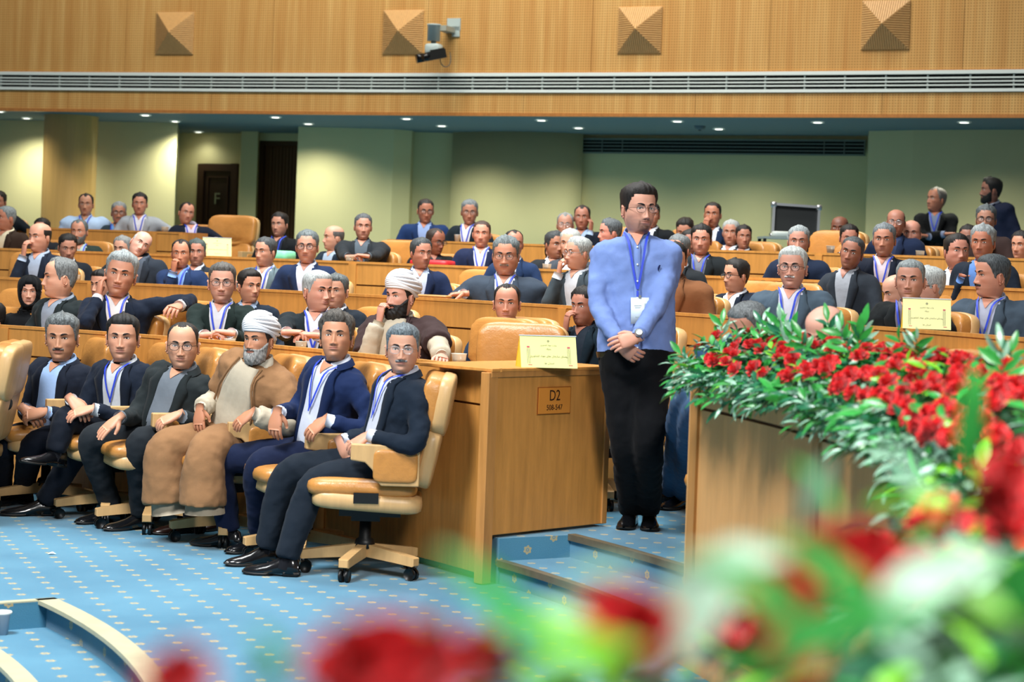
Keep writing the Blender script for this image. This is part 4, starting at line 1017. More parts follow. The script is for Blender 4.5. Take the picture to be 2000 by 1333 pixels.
# ================================================================ CHAIRS
def make_chair():
    root = thing('leather_armchair', 'x', 'armchair')
    def slab_(nm, c, r, tilt, mat, e=.35, dimple=0, curve=.0, nu=28, nv=13, e2=.45, par=None, pleat=0):
        mb = MB(); mb.ell((0, 0, 0), r, None, nu, nv, e, e2); V = mb.v[0]
        V[:, 1] += curve*(V[:, 0]/r[0])**2
        if pleat:
            edge = smooth(.80, .97, np.abs(V[:, 0])/r[0]); V[:, 1] += edge*.006*np.sin(V[:, 2]*230)
        if dimple:
            fr = V[:, 1] > curve*(V[:, 0]/r[0])**2
            zb = -r[2]*.72*dimple
            d = .030*np.exp(-(V[:, 0]/.035)**2-((V[:, 2]-zb)/.035)**2)+.016*np.exp(-((V[:, 2]-zb-.0*V[:, 0])/.010)**2)*np.exp(-(V[:, 0]/.16)**2)
            for aa in (.5, 1.1, 1.6, 2.1, 2.7): 
                dx, dz = V[:, 0], (V[:, 2]-zb)*dimple; an = np.arctan2(dz, dx); rr = np.hypot(dx, dz); d = d+.010*np.exp(-((an-aa)*rr/.012)**2)*np.exp(-((rr-.06)/.05)**2)*(dz > 0)
            V[:, 1] -= np.where(fr, d, 0)
        Rx = Matrix.Rotation(math.radians(tilt), 3, 'X'); V = V @ np.array(Rx).T+np.array(c); mb.v = [V]
        return obj(nm, mb, mat, par or root)
    slab_('seat_cushion', (0, .02, .440), (.255, .270, .056), 0, LEATHER, .30, e2=.6)
    slab_('seat_shell', (0, -.005, .375), (.262, .270, .050), 3, CHWOOD, .30, e2=.42)
    slab_('lower_back_cushion', (0, -.265, .60), (.255, .055, .150), 12, LEATHER, .35, -1, .02, pleat=1)
    slab_('lower_back_shell', (0, -.305, .595), (.262, .040, .158), 12, CHWOOD, .30, 0, .015)
    slab_('upper_back_cushion', (0, -.325, .855), (.275, .066, .150), 10, LEATHER, .42, 1, .03, 40, 21, pleat=1)
    slab_('upper_back_shell', (0, -.368, .85), (.280, .042, .156), 10, CHWOOD, .30, 0, .022)
    for s in (-1, 1):
        pol_ = [(-.25, .465), (-.07, .465), (-.045, .49), (-.025, .54), (.01, .575), (.08, .585), (.08, .662), (-.25, .662)]
        M = Matrix(((0, 0, 1), (1, 0, 0), (0, 1, 0))).to_3x3()
        mb = MB(); mb.prism(pol_, .05, M, (s*.285-.025, 0, 0)); a = obj('armrest', mb, CHWOOD, root, False)
        bv = a.modifiers.new('b', 'BEVEL'); bv.width = .006; bv.segments = 2
        mb = MB(); mb.ell((s*(.285+.014), -.135, .560), (.022, .108, .080), None, 20, 11, .35); obj('armrest_pad', mb, LEATHER, a)
    mb = MB(); mb.box((0, -.02, .315), (.20, .30, .045)); mb.box((0, .0, .285), (.12, .14, .04)); mb.box((.262, .0, .40), (.012, .12, .05)); mb.box((-.262, .0, .40), (.012, .12, .05)); mb.tube([(.0, 0, .30), (.27, .02, .30)], .006, 6); obj('tilt_mechanism', mb, BLACK, root, False)
    mb = MB(); mb.lathe([(.001, .30), (.028, .30), (.030, .18), (.045, .17), (.055, .13), (.001, .13)], n=16); obj('gas_column', mb, BLACK, root)
    sp, cs = MB(), MB()
    G = [[(x0, -w_, z0), (x0, w_, z0), (x0, w_, z1), (x0, -w_, z1)] for x0, w_, z0, z1 in ((.03, .022, .088, .150), (.20, .024, .078, .128), (.305, .026, .070, .112), (.312, .022, .074, .108))]
    sp.grid(np.array(G), cv=True); sp.f.append((12, 13, 14, 15)); sp = mesh_of(sp, 'base_spoke', CHWOOD, False)
    cs.tube([(.285, -.024, .030), (.285, -.007, .030)], .030, 14); cs.tube([(.285, .007, .030), (.285, .024, .030)], .030, 14); cs.tube([(.285, 0, .03), (.285, 0, .075)], .009, 8); cs = mesh_of(cs, 'caster', BLACK)
    for me_ in set(o.data for o in bpy.data.objects if o.type == 'MESH' and (o.parent is root or (o.parent and o.parent.parent is root))): me_.transform(Matrix.Diagonal((.90, 1, 1, 1)))
    for k in range(5):
        a = k*2*PI/5+PI/2; o = obj('base_spoke', sp, None, root); o.rotation_euler = (0, 0, a); c = obj('caster', cs, None, root); c.rotation_euler = (0, 0, a)
    return root
chair0 = make_chair(); first_chair = [True]
HIDE = ('base_spoke', 'caster', 'gas_column', 'tilt_mechanism')
def chair(loc, fwd, label, group='tan leather armchairs', full=True):
    rz = math.atan2(-fwd[0], fwd[1])
    if first_chair[0] and full:
        first_chair[0] = False; chair0.location = loc; chair0.rotation_euler = (0, 0, rz); chair0['label'] = label; chair0['group'] = group; return chair0
    return dup(chair0, loc, rz, label, group, () if full else HIDE)
def inward(p): v = Vector((C0[0]-p[0], C0[1]-p[1], 0)); return v.normalized()
# ================================================================ WHO SITS WHERE
R2, R2b, R3, R3b, R4, R4b, R5 = RA+.60, RA+RS-.47, RA+RS+.60, RA+2*RS-.47, RA+2*RS+.60, RA+3*RS-.47, RA+3*RS+.60
def clab(l): return 'tan armchair of the '+' '.join(l.split()[:12])
def leg(k, heel, toe, z=0.0, lift=None):
    """knee (px,py,D); heel and toe as floor pixels, or world-ish (px,py,D) when lifted"""
    K = at(*k)
    if lift: h, t = at(*heel), at(*toe); d = (t-h).normalized(); an = h+d*.065+Vector((0, 0, .075))
    else:
        h, t = onZ(heel[0], heel[1], z), onZ(toe[0], toe[1], z); d = (t-h).normalized(); an = h+d*.065+Vector((0, 0, .078))
    return (K, an, an+d)
left_ = Vector((-1, -.06, 0)).normalized()
def row1(label, P0, ang, **k):
    P = at(*P0); r = person(label, P0=P, **k)
    f = ang if isinstance(ang, Vector) else (inward(P)*.45+left_*.55).normalized()
    f = f.normalized(); c = Vector((P.x, P.y, 0))+f*(.13 if ang is left_ else .09)
    chair(c, f, clab(label), 'front row of tan armchairs'); return r
m6 = row1('grey-haired man with glasses and moustache at the right end of the front row', (770, 905, 9.78), left_,
          px=787, ty=633, cy=729, D=9.70, yaw=-4, pitch=-2, by=-66, hc='#3E464C', hc2='#8B979D', open_=True, vb=.04, skin='#C08A70', jacket='#18222F', shirt='#C6CBD8', lan=True, glasses='thin', mus='#77797A', ht=1.05, fat=1.06, nshift=(0, 0, 0), belly=.02, g=1.05,
          L=at(724, 852, 9.55), Rr=at(668, 862, 9.72), handdir=((.55, -.2, -.8), (-.8, -.1, -.55)), curl=(.5, .45), poleL=(.5, -.5, -.9), poleR=(.3, .6, -.8), hn=((-.5, -.7, .5), (-.3, -.6, .8)),
          legs={1: leg((557, 917, 9.92), (543, 1103), (458, 1106)), -1: leg((612, 938, 9.68), (584, 1127), (494, 1122)), 'c': '#1A222C'})
m5 = row1('wavy-haired man in bright navy jacket with raised chin in the front row', (632, 882, 10.25), inward(at(632, 882, 10.25))*.5+left_*.5,
          px=657, ty=613, cy=706, D=10.1, yaw=-8, pitch=9, by=-52, hair='wavy', hc='#221D1A', open_=True, vb=.04, hc2='#6B665F', skin='#B87E5E', jacket='#17264A', shirt='#D5DAE8', lan=True, beard='shadow', ht=1.0, belly=.015,
          L=at(640, 822, 9.88), Rr=at(543, 806, 10.05), handdir=((-.1, -.2, -1), (-.75, -.1, -.65)), curl=(.45, .4), poleL=(.6, -.3, -.8), poleR=(-.1, .8, -.7), hn=((-.3, -.9, .2), (-.3, -.7, .6)),
          legs={1: leg((424, 898, 10.45), (470, 1072), (415, 1068)), -1: leg((500, 903, 10.12), (528, 1076), (461, 1082)), 'c': '#151E38'})
m4 = row1('bearded cleric with white turban and brown cloak in the front row', (482, 862, 10.75), None,
          px=506, ty=622, cy=706, D=10.55, yaw=-34, pitch=0, by=-46, hair='short', hc='#1D1A18', skin='#B27858', jacket='#B9AD98', shirt='#C9BFAB', style='robe', turban=True, beard=(.020, '#6E6C6A', '#B5B3AF'), sh=1.10, g=1.10, belly=.03, cloak='#8A6646',
          L=at(497, 808, 10.30), Rr=at(392, 798, 10.55), handdir=((.0, -.2, -1), (-.75, -.1, -.6)), curl=(.3, .35), poleL=(.6, -.2, -.8), poleR=(-.4, .5, -.8), hn=((-.4, -.9, .3), (-.3, -.7, .7)))
m3 = row1('balding man with glasses and charcoal jacket seated left of the turbaned cleric', (332, 850, 11.15), None,
          px=357, ty=628, cy=720, D=11.05, yaw=-6, pitch=-3, by=-36, hair='recede', ht=.5, hc='#1E1B1A', skin='#C48E70', open_=True, vb=.04, jacket='#23292B', shirt='#6F7780', glasses='dark', fat=1.05, beard='shadow', g=1.06, belly=.03,
          L=at(352, 812, 10.80), Rr=at(234, 816, 10.85), handdir=((-.7, -.3, -.65), (-.75, -.2, -.35)), curl=(.15, .5), hn=((-.2, -.5, .8), (-.2, -.5, .8)),
          legs={1: leg((170, 852, 11.05), (236, 1018), (166, 1024)), -1: leg((268, 860, 10.85), (296, 1032), (238, 1036)), 'c': '#20252A'})
m2 = row1('black-haired man with crossed legs and white shirt in the front row', (248, 842, 11.5), None,
          px=240, ty=614, cy=706, D=11.4, yaw=-8, pitch=0, by=-38, hair='full', hc='#121212', open_=True, vb=.04, hc2='#2A2A2A', skin='#C98F72', jacket='#18202E', shirt='#C9CFD6', lan=True, beard='shadow', ht=1.1,
          L=at(184, 800, 11.15), Rr=at(140, 782, 11.2), handdir=((.6, -.2, -.5), (-.9, -.2, -.25)), curl=(.4, .35), hn=((-.1, -.5, .9), (-.1, -.5, .9)),
          legs={1: (at(128, 812, 11.2), at(108, 886, 11.15), at(58, 880, 11.0)), -1: leg((160, 868, 11.35), (108, 1008), (34, 1008)), 'c': '#151A24'})
m1 = row1('grey-haired man in dark suit and light blue shirt at the left of the front row', (122, 842, 11.85), None,
          px=121, ty=613, cy=705, D=11.75, yaw=-12, pitch=-3, by=-40, hair='full', hc='#34383A', open_=True, vb=.04, hc2='#8A9294', skin='#B98465', jacket='#161C29', shirt='#9DBBE6', ht=1.25, g=1.08, belly=.03, mus='#5A5654',
          L=at(92, 806, 11.5), Rr=at(48, 800, 11.55), handdir=((.5, -.2, -.3), (-.9, -.1, -.2)), curl=(.7, .6), hn=((-.1, -.6, .7), (-.1, -.6, .7)),
          legs={1: leg((2, 862, 11.6), (20, 978), (-30, 982)), -1: leg((62, 868, 11.5), (62, 984), (10, 988)), 'c': '#141925'})
# cleric's cloak and skirts
k1, k2 = at(318, 872, 10.55), at(400, 880, 10.35); P = Vector(m4['P0'])
mb = MB()
for k, hx, hy in ((k1, 325, 985), (k2, 395, 990)):
    b_ = at(hx, hy, k.y-.02); q, ra = tube_r([P, P+(k-P)*.25, k, b_], [.15, .135, .105, .13], 7, .25); mb.tube(q, ra, 18)
mb.ell(P, (.20, .18, .15), None, 18, 10)
remeshed('cloak_skirt', mb, cloth('#8A6646', .9, 400, 'wool'), m4['root'], m4['origin'], .014, .016, 6)
mb = MB()
for k, hx, hy in ((k1, 335, 1003), (k2, 400, 1004)):
    b_ = at(hx, hy, k.y-.0); mb.tube([k+(b_-k)*.3, b_], [.08, .105], 18)
m4['O']('robe_hem', mb, cloth('#B9AD98'))
for hx, hy, tx, ty in ((392, 1040, 322, 1044), (450, 1030, 400, 1038)):
    h, t = onZ(hx, hy, 0), onZ(tx, ty, 0); d = (t-h).normalized(); mb, ms, mk_ = MB(), MB(), MB(); shoe(mb, h, h+d*.29); sole(ms, h, h+d*.29); a = h+d*.065; mk_.tube([a+Vector((0, 0, .06)), a+Vector((.0, 0, .24))], [.042, .05], 12)
    o_ = m4['O']('shoe', mb, SHOEB); obj('sole', ms, SOLE, o_, origin=m4['origin']); m4['O']('sock', mk_, cloth('#0E1016'))
# turban man 4 black undershirt button
# standing man
zf = .22
def sleg(k, heel, toe): return leg(k, heel, toe, zf)
st = person('standing young man in light blue shirt with lanyard badge and clasped hands', 1247, 360, 456, D=9.84, yaw=26, pitch=-1, by=2, floor=zf, P0=at(1243, 700, 9.86), hair='full', hc='#14110F', hc2='#2E2825', skin='#C99078',
            jacket='#7890CA', shirt='#7890CA', style='shirt', lan=True, badge=True, glasses='metal', beard='goatee', g=1.08, belly=.012, ht=1.4, sh=1.04, fat=1.04,
            L=at(1244, 662, 9.58), Rr=at(1207, 668, 9.64), handdir=((.75, -.15, -.55), (-.85, -.25, -.25)), curl=(.5, .35), hn=((-.4, -.9, .0), (-.2, -.95, .3)), poleL=(.9, .25, -.5), poleR=(-.9, .3, -.5),
            legs={1: sleg((1222, 872, 9.85), (1234, 1024), (1208, 1046)), -1: sleg((1266, 868, 9.74), (1266, 1026), (1278, 1066)), 'c': '#0E0F12', 'fs': .98})
zz = Vector(st['arms'][-1][2]); fdv = (zz-Vector(st['arms'][-1][1])).normalized()
mb = MB(); mb.tube([zz-fdv*.002, zz+fdv*.010], .0315, 20); w_ = st['O']('watch_strap', mb, METAL)
nv = (Vector((-.1, -1, .3))-fdv*Vector((-.1, -1, .3)).dot(fdv)).normalized()
mb = MB(); mb.tube([zz+fdv*.004+nv*.028, zz+fdv*.004+nv*.040], .020, 20); w2_ = st['O']('watch_case', mb, METAL)
mb = MB(); mb.tube([zz+fdv*.004+nv*.0402, zz+fdv*.004+nv*.0412], .0165, 20); st['O']('watch_dial', mb, WHITE)
mb = MB(); pc_ = st['T'].pt(-.105, .74, .006); mb.ell(pc_, (.005, .004, .012), Matrix.Rotation(.3, 3, 'Y'), 8, 5); mb.ell(pc_+np.array((.004, 0, .008)), (.004, .004, .004), None, 8, 5); mb.ell(pc_+np.array((-.002, 0, -.012)), (.003, .003, .006), None, 8, 5); st['O']('chest_emblem', mb, cloth('#1B2350'))
mb = MB(); c0, t0, r0, f0 = [x[0] for x in st['T'].fr(np.array([.03]))]; st['T'].loft(mb, 26, np.array([.0, .012, .035, .05]), .006); st['O']('belt', mb, BLACK)

# everyone else ------------------------------------------------------------
def seat(label, px, ty, cy, R, fl, chairy=True, **k):
    cy = ty+(cy-ty)*.895
    if 'hs' in k: k['hs'] *= .93
    k.setdefault('lo', R > RA+RS)
    k.setdefault('L', 'none' if R > R2+.2 and 'L' not in k else 'clasp'); k.setdefault('Rr', 'none' if R > R2+.2 and 'Rr' not in k else 'clasp')
    r = person(label, px, ty, cy, R=R, floor=fl, **k)
    P = r['P0']
    if chairy:
        f = inward(P); c_ = chair(Vector((P[0], P[1], fl))+f*.12, f, clab(label), 'tan armchairs in the tiered rows', R < R2+.1); c_.scale = (.95, .95, .90)
    return r
B_, G_, W_ = '#14100E', '#4A5052', '#9EA3A3'
F2, F3, F4, F5 = FL[2], FL[3], FL[4], FL[5]
# row 2, behind the first desk
seat('woman in black headscarf beside the heavy man in profile', 58, 546, 599, R2+.12, F2, yaw=-5, scarf='#0E1013', jacket='#101315', style='robe', cat='woman', skin='#C48E76', hs=.9, nshift=(0, 0, -.03))
seat('heavy grey balding man in profile wearing a dark suit in the second row', 118, 503, 592, R2, F2, yaw=-78, by=-45, hair='recede', hc='#4C4E4E', hc2='#8F9494', skin='#CF967A', jacket='#1B2325', shirt='#8893A2', g=1.15, belly=.03, fat=1.12)
s9 = seat('grey-haired man with a hand at his ear and a green lapel pin', 236, 490, 592, R2, F2, yaw=-6, by=-5, roll=-8, hair='full', hc='#6B7375', hc2='#B9C0C0', skin='#B98066', jacket='#131C2C', shirt='#D9D5D6', lan=True, ht=1.3, sh=1.06, Rr='cheek', L=onR(350, 598, R2+.05), poleL=(1, .3, .2), poleR=(-.4, -.6, -1))
pp = s9['T'].pt(-.10, .70, .016); mb = MB(); mb.ell(pp, (.011, .005, .012), None, 8, 5); mb.ell(pp+np.array((.006, 0, -.008)), (.008, .005, .008), None, 8, 5); s9['O']('lapel_pin', mb, plain('pin_green', '#1F6B35', .5))
seat('man with glasses and dark green-black jacket leaning on the desk', 434, 513, 601, R2, F2, yaw=-3, by=-12, hair='full', hc='#3B3835', hc2='#6E6B66', skin='#C8917A', jacket='#1A2624', shirt='#D3D3DA', lan=True, glasses='dark', ht=.9, beard='shadow', L=at(452, 652, 11.9), Rr=at(400, 655, 11.9), handdir=((.9, -.1, .1), (-.9, -.1, .1)), vb=.30, sh=1.06)
seat('smiling white-haired man turned right with clasped hands on the desk', 620, 528, 618, R2, F2, yaw=36, by=-6, hair='short', hc='#8A9090', hc2='#C9CDCB', skin='#C98C74', jacket='#1B2328', shirt='#D8D8E4', lan=True, ht=1.3, smile=1, L=at(606, 662, 11.2), Rr=at(560, 655, 11.2), handdir=((.85, -.2, .05), (-.9, -.2, .05)), vb=.30, sh=1.08)
s12 = seat('laughing cleric with black beard, white turban and hand before his mouth', 783, 540, 628, R2, F2, yaw=-42, by=-22, hair='short', hc=B_, skin='#C8917C', jacket='#B3A894', shirt='#C4BBA8', style='robe', turban=True, beard=(.026, '#0D0B0B', '#1C1917'), sh=1.12, g=1.12, cloak='#3A2B2B', L=onR(868, 708, R2-.2), Rr='chin', poleR=(-.2, -.7, -1), curl=(.8, .5))
# b seats in front of the second desk
seat('young black-haired man peering over the chair, left of the white-haired smiler', 487, 534, 590, R2b, F2, yaw=28, hc=B_, skin='#C08468', jacket='#1A2330', shirt='#9FB2CC', hs=.95)
seat('dark grey-haired man half hidden behind the white-haired smiling man', 657, 543, 600, R2b, F2, yaw=-20, hc='#2A2D2E', hc2='#777F80', skin='#BD856A', jacket='#1C232C', hs=.95)
seat('black-haired man facing forward behind the empty chair with the yellow card', 990, 560, 633, R2b, F2, yaw=-4, hair='recede', hc=B_, skin='#B97C64', jacket='#203247', shirt='#203247', hs=1.0, beard='shadow')
seat('black-haired man with hand at mouth beside the standing man', 1142, 566, 640, R2b-.1, F2, yaw=-36, by=-30, hc=B_, skin='#A96E58', jacket='#1B2A35', shirt='#2A3440', Rr='chin', lo=True, ht=1.3)
seat('man whose black hair shows between the desks behind the headscarf woman', 199, 535, 585, R2b, F2, yaw=-40, hc=B_, skin='#B98066', jacket='#1A1E26', hs=.93)
seat('man with glasses in profile low behind the empty chair right of standing man', 1438, 512, 572, R3b, F3, yaw=-52, hc=B_, hc2='#26221F', skin='#C08468', jacket='#141C2A', glasses='dark', hs=.93, ht=1.1)
seat('white-haired man with dark glasses in profile behind the yellow card', 1815, 532, 592, R3b-.2, F3, yaw=-70, hair='full', hc='#8F9494', hc2='#D0D3D0', skin='#C98F78', jacket='#24303C', glasses='dark', hs=.95)
seat('man bending with a hand at his face behind the grey-jacketed row', 1752, 545, 602, R3b-.3, F3, yaw=-60, pitch=-15, hair='bald', hc='#3A3A3A', skin='#C48E76', jacket='#171F22', Rr='cheek', hs=.92)
# row 3
seat('balding man with fingers at his lips in the third row far left', 78, 434, 500, R3, F3, yaw=-42, by=-28, hair='bald', hc=B_, skin='#C48B72', jacket='#1B2433', shirt='#9FAFC6', Rr='chin', L='none')
seat('bald grey man tilting his head sideways in a dark suit', 274, 454, 506, R3, F3, yaw=12, roll=-30, by=-25, hair='bald', hc='#B0B0AC', hc2='#DDDDDD', skin='#CE9A86', jacket='#272E38', shirt='#4A525E', nshift=(.06, 0, 0))
seat('man in blue jacket resting his chin on his fist in the third row', 354, 468, 530, R3, F3, yaw=-8, by=-15, hair='recede', hc=B_, skin='#B07458', jacket='#1F3154', shirt='#7FA5E2', lan=True, Rr='chin', L='none', curl=(1.0, .5))
seat('grey-jacketed man gazing left beside the man with black glasses', 519, 468, 522, R3, F3, yaw=-40, by=-20, hair='full', hc='#26282A', hc2='#555A5C', skin='#B58068', jacket='#5E6E74', shirt='#D5DADB', lan=True, ht=.8)
seat('man with dark glasses, parted grey hair and navy jacket in the third row', 600, 450, 522, R3-.1, F3, yaw=-8, by=-14, hair='full', hc='#3C4446', hc2='#7E888A', skin='#B8806A', jacket='#1B2A48', shirt='#CCD5EA', glasses='dark', ht=1.1, sh=1.05)
seat('black-haired man in navy suit looking right behind the turbaned cleric', 822, 466, 531, R3, F3, yaw=26, by=0, hair='full', hc='#1A1B1C', hc2='#50565A', skin='#A9705A', jacket='#1B2745', shirt='#B9C6E0', beard='shadow', ht=.9)
s23 = seat('grey curly-haired man with glasses and an arm stretched along the desk', 988, 468, 538, R3, F3, yaw=-6, by=-6, pitch=-4, hair='wavy', hc='#3A4244', hc2='#8A9496', skin='#B0765C', jacket='#333D4A', shirt='#DADDE6', lan=True, glasses='metal', fat=1.15, g=1.25, sh=1.12, belly=.03, mus='#77706A', Rr=at(905, 575, 13.3), L='none', poleR=(-.8, .1, -.6), handdir=((-.9, -.2, -.1), None), ht=.6, hs=1.12)
seat('white-haired man with glasses in profile with fist at his mouth', 1130, 464, 533, R3, F3, yaw=-58, by=-35, hair='full', hc='#777C7C', hc2='#C2C6C2', skin='#BC866E', jacket='#39434A', shirt='#B9BEC6', glasses='thin', Rr='chin', L='none', ht=.9, curl=(1.1, .5))
seat('man in a brown jacket mostly hidden by the standing man', 1318, 478, 545, R3-.1, F3, yaw=0, hc=B_, jacket='#7A4F32', shirt='#6A4A35', g=1.15, sh=1.15)
seat('white-haired man with dark glasses, moustache and grey-blue suit above the flowers', 1548, 482, 573, R3-.9, F3, yaw=-10, by=-10, hair='full', hc='#A5ABA8', hc2='#DADDD8', skin='#C48A74', jacket='#4A5A68', shirt='#D2CFDB', lan=True, glasses='dark', mus='#C9C7C2', ht=.9, lo=False, sh=1.08, g=1.08, vb=.35)
seat('grey-haired man in black jacket seated behind the yellow card at right', 1778, 512, 592, R3-.45, F3, yaw=-8, by=-14, hair='short', hc='#5C6466', hc2='#A4ACAC', skin='#B8806A', jacket='#181C1E', shirt='#77707E', lan=True, ht=1.2, lo=False, fat=1.04)
seat('man with dark moustache in a blue-grey suit at the far right edge', 1938, 496, 592, R3, F3, yaw=-62, by=-22, hair='short', hc='#22262A', hc2='#5E666A', skin='#BC8068', jacket='#42505E', shirt='#A9AEC2', lan=True, mus='#1A1614', ht=1.3, lo=False, sh=1.1, g=1.1, belly=.02)
# b seats in front of third desk
seat('black-haired man looking down in front of the left third desk', 132, 463, 508, R3b, F3, yaw=8, pitch=-12, hc=B_, skin='#B57C64', jacket='#1B2028', hs=.95)
seat('man with dark grey hair low behind the man resting on his fist', 384, 475, 515, R3b, F3, yaw=-5, hc='#2E3A38', hc2='#5F6C6A', skin='#A9705A', jacket='#232A33', hs=.92)
seat('grey-haired man partly hidden left of the bald tilted head', 240, 467, 512, R3b, F3, yaw=-30, hc='#6A6C6C', hc2='#9A9C9A', skin='#BC8870', jacket='#20262C', hs=.92)
# row 4
seat('grey-haired man in brown jacket in profile at the far left edge', 12, 402, 456, R4, F4, yaw=-60, by=-35, hair='short', hc='#5B6466', hc2='#8F989A', skin='#A86E56', jacket='#33261F', shirt='#D8CDB0', sh=1.08)
seat('man in grey-green jacket with short grey beard twisting to his left', 155, 431, 480, R4, F4, yaw=-18, by=0, hair='recede', hc='#3C4242', hc2='#70787A', skin='#AE7860', jacket='#26332F', shirt='#AFC3BD', lan=True, beard=(.008, '#4A4A48', '#7A7A78'), sh=1.08)
seat('black-haired head between the brown jacket and the balding man', 82, 427, 475, R4b, F4, yaw=-20, hc=B_, skin='#A9705A', jacket='#1A1E24', hs=.9)
seat('stern black-haired man in black jacket sitting before the brown door', 546, 417, 466, R4+.9, F4, yaw=-24, by=-20, hair='tall', hc=B_, skin='#B07A62', jacket='#15181B', shirt='#26304A', ht=.6, beard='shadow', lan=True)
seat('bald man in profile next to the smiling man in dark grey suit', 652, 444, 490, R4+.1, F4, yaw=-70, by=-40, hair='bald', hc='#4A4644', skin='#C08A72', jacket='#1D2A38', shirt='#9FB0C4')
seat('smiling man in dark grey suit with folded hands on the third desk', 709, 418, 474, R4, F4, yaw=4, by=-6, hair='full', hc='#33363A', hc2='#6C7276', skin='#B57E68', jacket='#262B30', shirt='#55606A', smile=1, sh=1.12, g=1.12, L=at(712, 503, 15.9), Rr=at(682, 505, 15.9), handdir=((.9, -.1, .1), (-.9, -.1, .1)), ht=.9)
seat('dark balding man with glasses bent towards the right in the fourth row', 850, 447, 502, R4, F4, yaw=40, by=8, pitch=-8, hair='recede', hc='#2A211C', skin='#7E4A36', jacket='#14171A', shirt='#2A2A2E', glasses='dark', ht=.6)
seat('short-haired man in navy jacket and white shirt smiling in the fourth row', 941, 432, 488, R4, F4, yaw=-6, by=-6, hair='short', hc='#3A2A24', skin='#BE8068', jacket='#1B2440', shirt='#DDE4F0', lan=True, ht=1.0, sh=1.05, vb=.3)
seat('balding man in blue jacket behind the curly grey-haired man', 1003, 453, 506, R3b+.3, F3, yaw=10, hair='recede', hc=B_, skin='#9E6650', jacket='#1E3050', ht=.5)
seat('woman with black headscarf behind the desk left of the white-haired man', 1086, 480, 520, R4b-.6, F4, yaw=-60, pitch=-10, scarf='#101214', jacket='#101214', style='robe', cat='woman', skin='#B98066', hs=.9)
seat('dark-haired man low between glasses man and white-haired man at the back', 1083, 461, 500, R4, F4, yaw=30, hc='#232628', hc2='#454A4C', skin='#9A664E', jacket='#202428', hs=.92)
seat('white-haired man directly behind the profile man with fist at mouth', 1114, 454, 505, R4-.2, F4, yaw=-20, hc='#9AA09C', hc2='#C9CCC8', skin='#B9866E', jacket='#3A4048', hs=.98)
seat('grey-haired man in profile just left of the standing man', 1192, 433, 482, R4, F4, yaw=-72, hair='full', hc='#2B2F32', hc2='#6B7276', skin='#BC7A68', jacket='#1A1E22', ht=.9)
seat('black-haired man in dark jacket and grey shirt right of the standing man', 1370, 441, 503, R4-.4, F4, yaw=-6, by=-10, hair='tall', hc='#100E0D', skin='#B57A64', jacket='#1C2124', shirt='#6F7484', lan=True, ht=.7)
seat('grey-haired man low at the right shoulder of the standing man', 1326, 468, 515, R3b, F3, yaw=-30, hc='#4A4E50', hc2='#8A8F90', skin='#A9705A', jacket='#202428', hs=.9)
seat('dark-faced man half seen between two heads right of the standing man', 1347, 455, 500, R4b-.5, F4, yaw=5, hc=B_, skin='#8A5440', jacket='#1B1F26', hs=.88)
seat('grey-haired man in navy jacket directly behind the white-haired moustached man', 1560, 446, 505, R4-.5, F4, yaw=-4, hair='full', hc='#6C7476', hc2='#A9B0B0', skin='#B07A66', jacket='#182338', shirt='#C3D2E8', sh=1.08, ht=1.0)
seat('dark-haired man tilting his head behind the clasped-hands man at right', 1664, 468, 526, R3b+.3, F3, yaw=-14, roll=-12, hair='short', hc='#25282A', hc2='#4E5254', skin='#8E5A46', jacket='#2A3038', shirt='#9A9EA6')
seat('grey-haired man in navy jacket with clasped hands on the third desk', 1727, 439, 506, R4-.5, F4, yaw=-8, by=-8, hair='full', hc='#4C5356', hc2='#8A9296', skin='#AE745C', jacket='#171D2C', shirt='#D6C6CE', lan=True, sh=1.08, L=at(1722, 533, 13.2), Rr=at(1692, 533, 13.2), handdir=((.9, -.1, .05), (-.9, -.1, .05)), ht=1.0)
seat('wavy grey-haired man with crossed arms on the third desk at right', 1920, 446, 510, R4-.5, F4, yaw=-16, by=-25, hair='wavy', hc='#6C7274', hc2='#B2B8B8', skin='#A8684E', jacket='#1B2431', shirt='#5C82C0', ht=.7, sh=1.08, Rr=at(1880, 543, 12.2), L='none', handdir=((.8, -.2, .0), None))
seat('round-faced black-haired man looking right at the right side', 1868, 468, 522, R4-.2, F4, yaw=22, pitch=4, hc=B_, skin='#B57864', jacket='#20252C', fat=1.1, hs=.98)
# row 5
seat('black-haired man in pale blue shirt before the round column', 168, 379, 425, R5, F5, yaw=-8, by=-8, hair='recede', hc=B_, skin='#A9785E', jacket='#A9C3E2', shirt='#2A3A66', style='shirt', lan=True, sh=1.15, g=1.15, ht=1.0)
seat('grey-haired man with glasses and moustache beside the grey-jacketed man', 232, 396, 441, R5, F5, yaw=0, hair='full', hc='#6A7072', hc2='#A0A6A6', skin='#9E6A52', jacket='#2A3A44', shirt='#6FA0D8', glasses='dark', mus='#5A5552', lan=True)
seat('man in light grey jacket stretching his arm over the next chair', 273, 377, 425, R5, F5, yaw=-4, by=-4, hair='tall', hc='#100E0E', skin='#B47A62', jacket='#9AA0A8', shirt='#DADDE8', lan=True, L=onR(350, 462, R5-.1), ht=.6, poleL=(.4, .5, -.3), vb=.25)
seat('balding man in navy jacket beside the yellow card in the aisle', 364, 395, 443, R5-.1, F5, yaw=14, by=4, roll=-8, hair='recede', hc=B_, skin='#B47A62', jacket='#161D2C', shirt='#D8CFE2', lan=True, L=onR(422, 470, R5-.2), poleL=(.5, .5, -.3), ht=.7, vb=.2, nshift=(.06, 0, 0))
seat('man in black jacket cut by the left edge at the back', -3, 373, 422, R5, F5, yaw=-20, by=10, hc=B_, skin='#9A6650', jacket='#151C22', sh=1.1, L=onR(55, 462, R5-.1), poleL=(.5, .5, -.3))
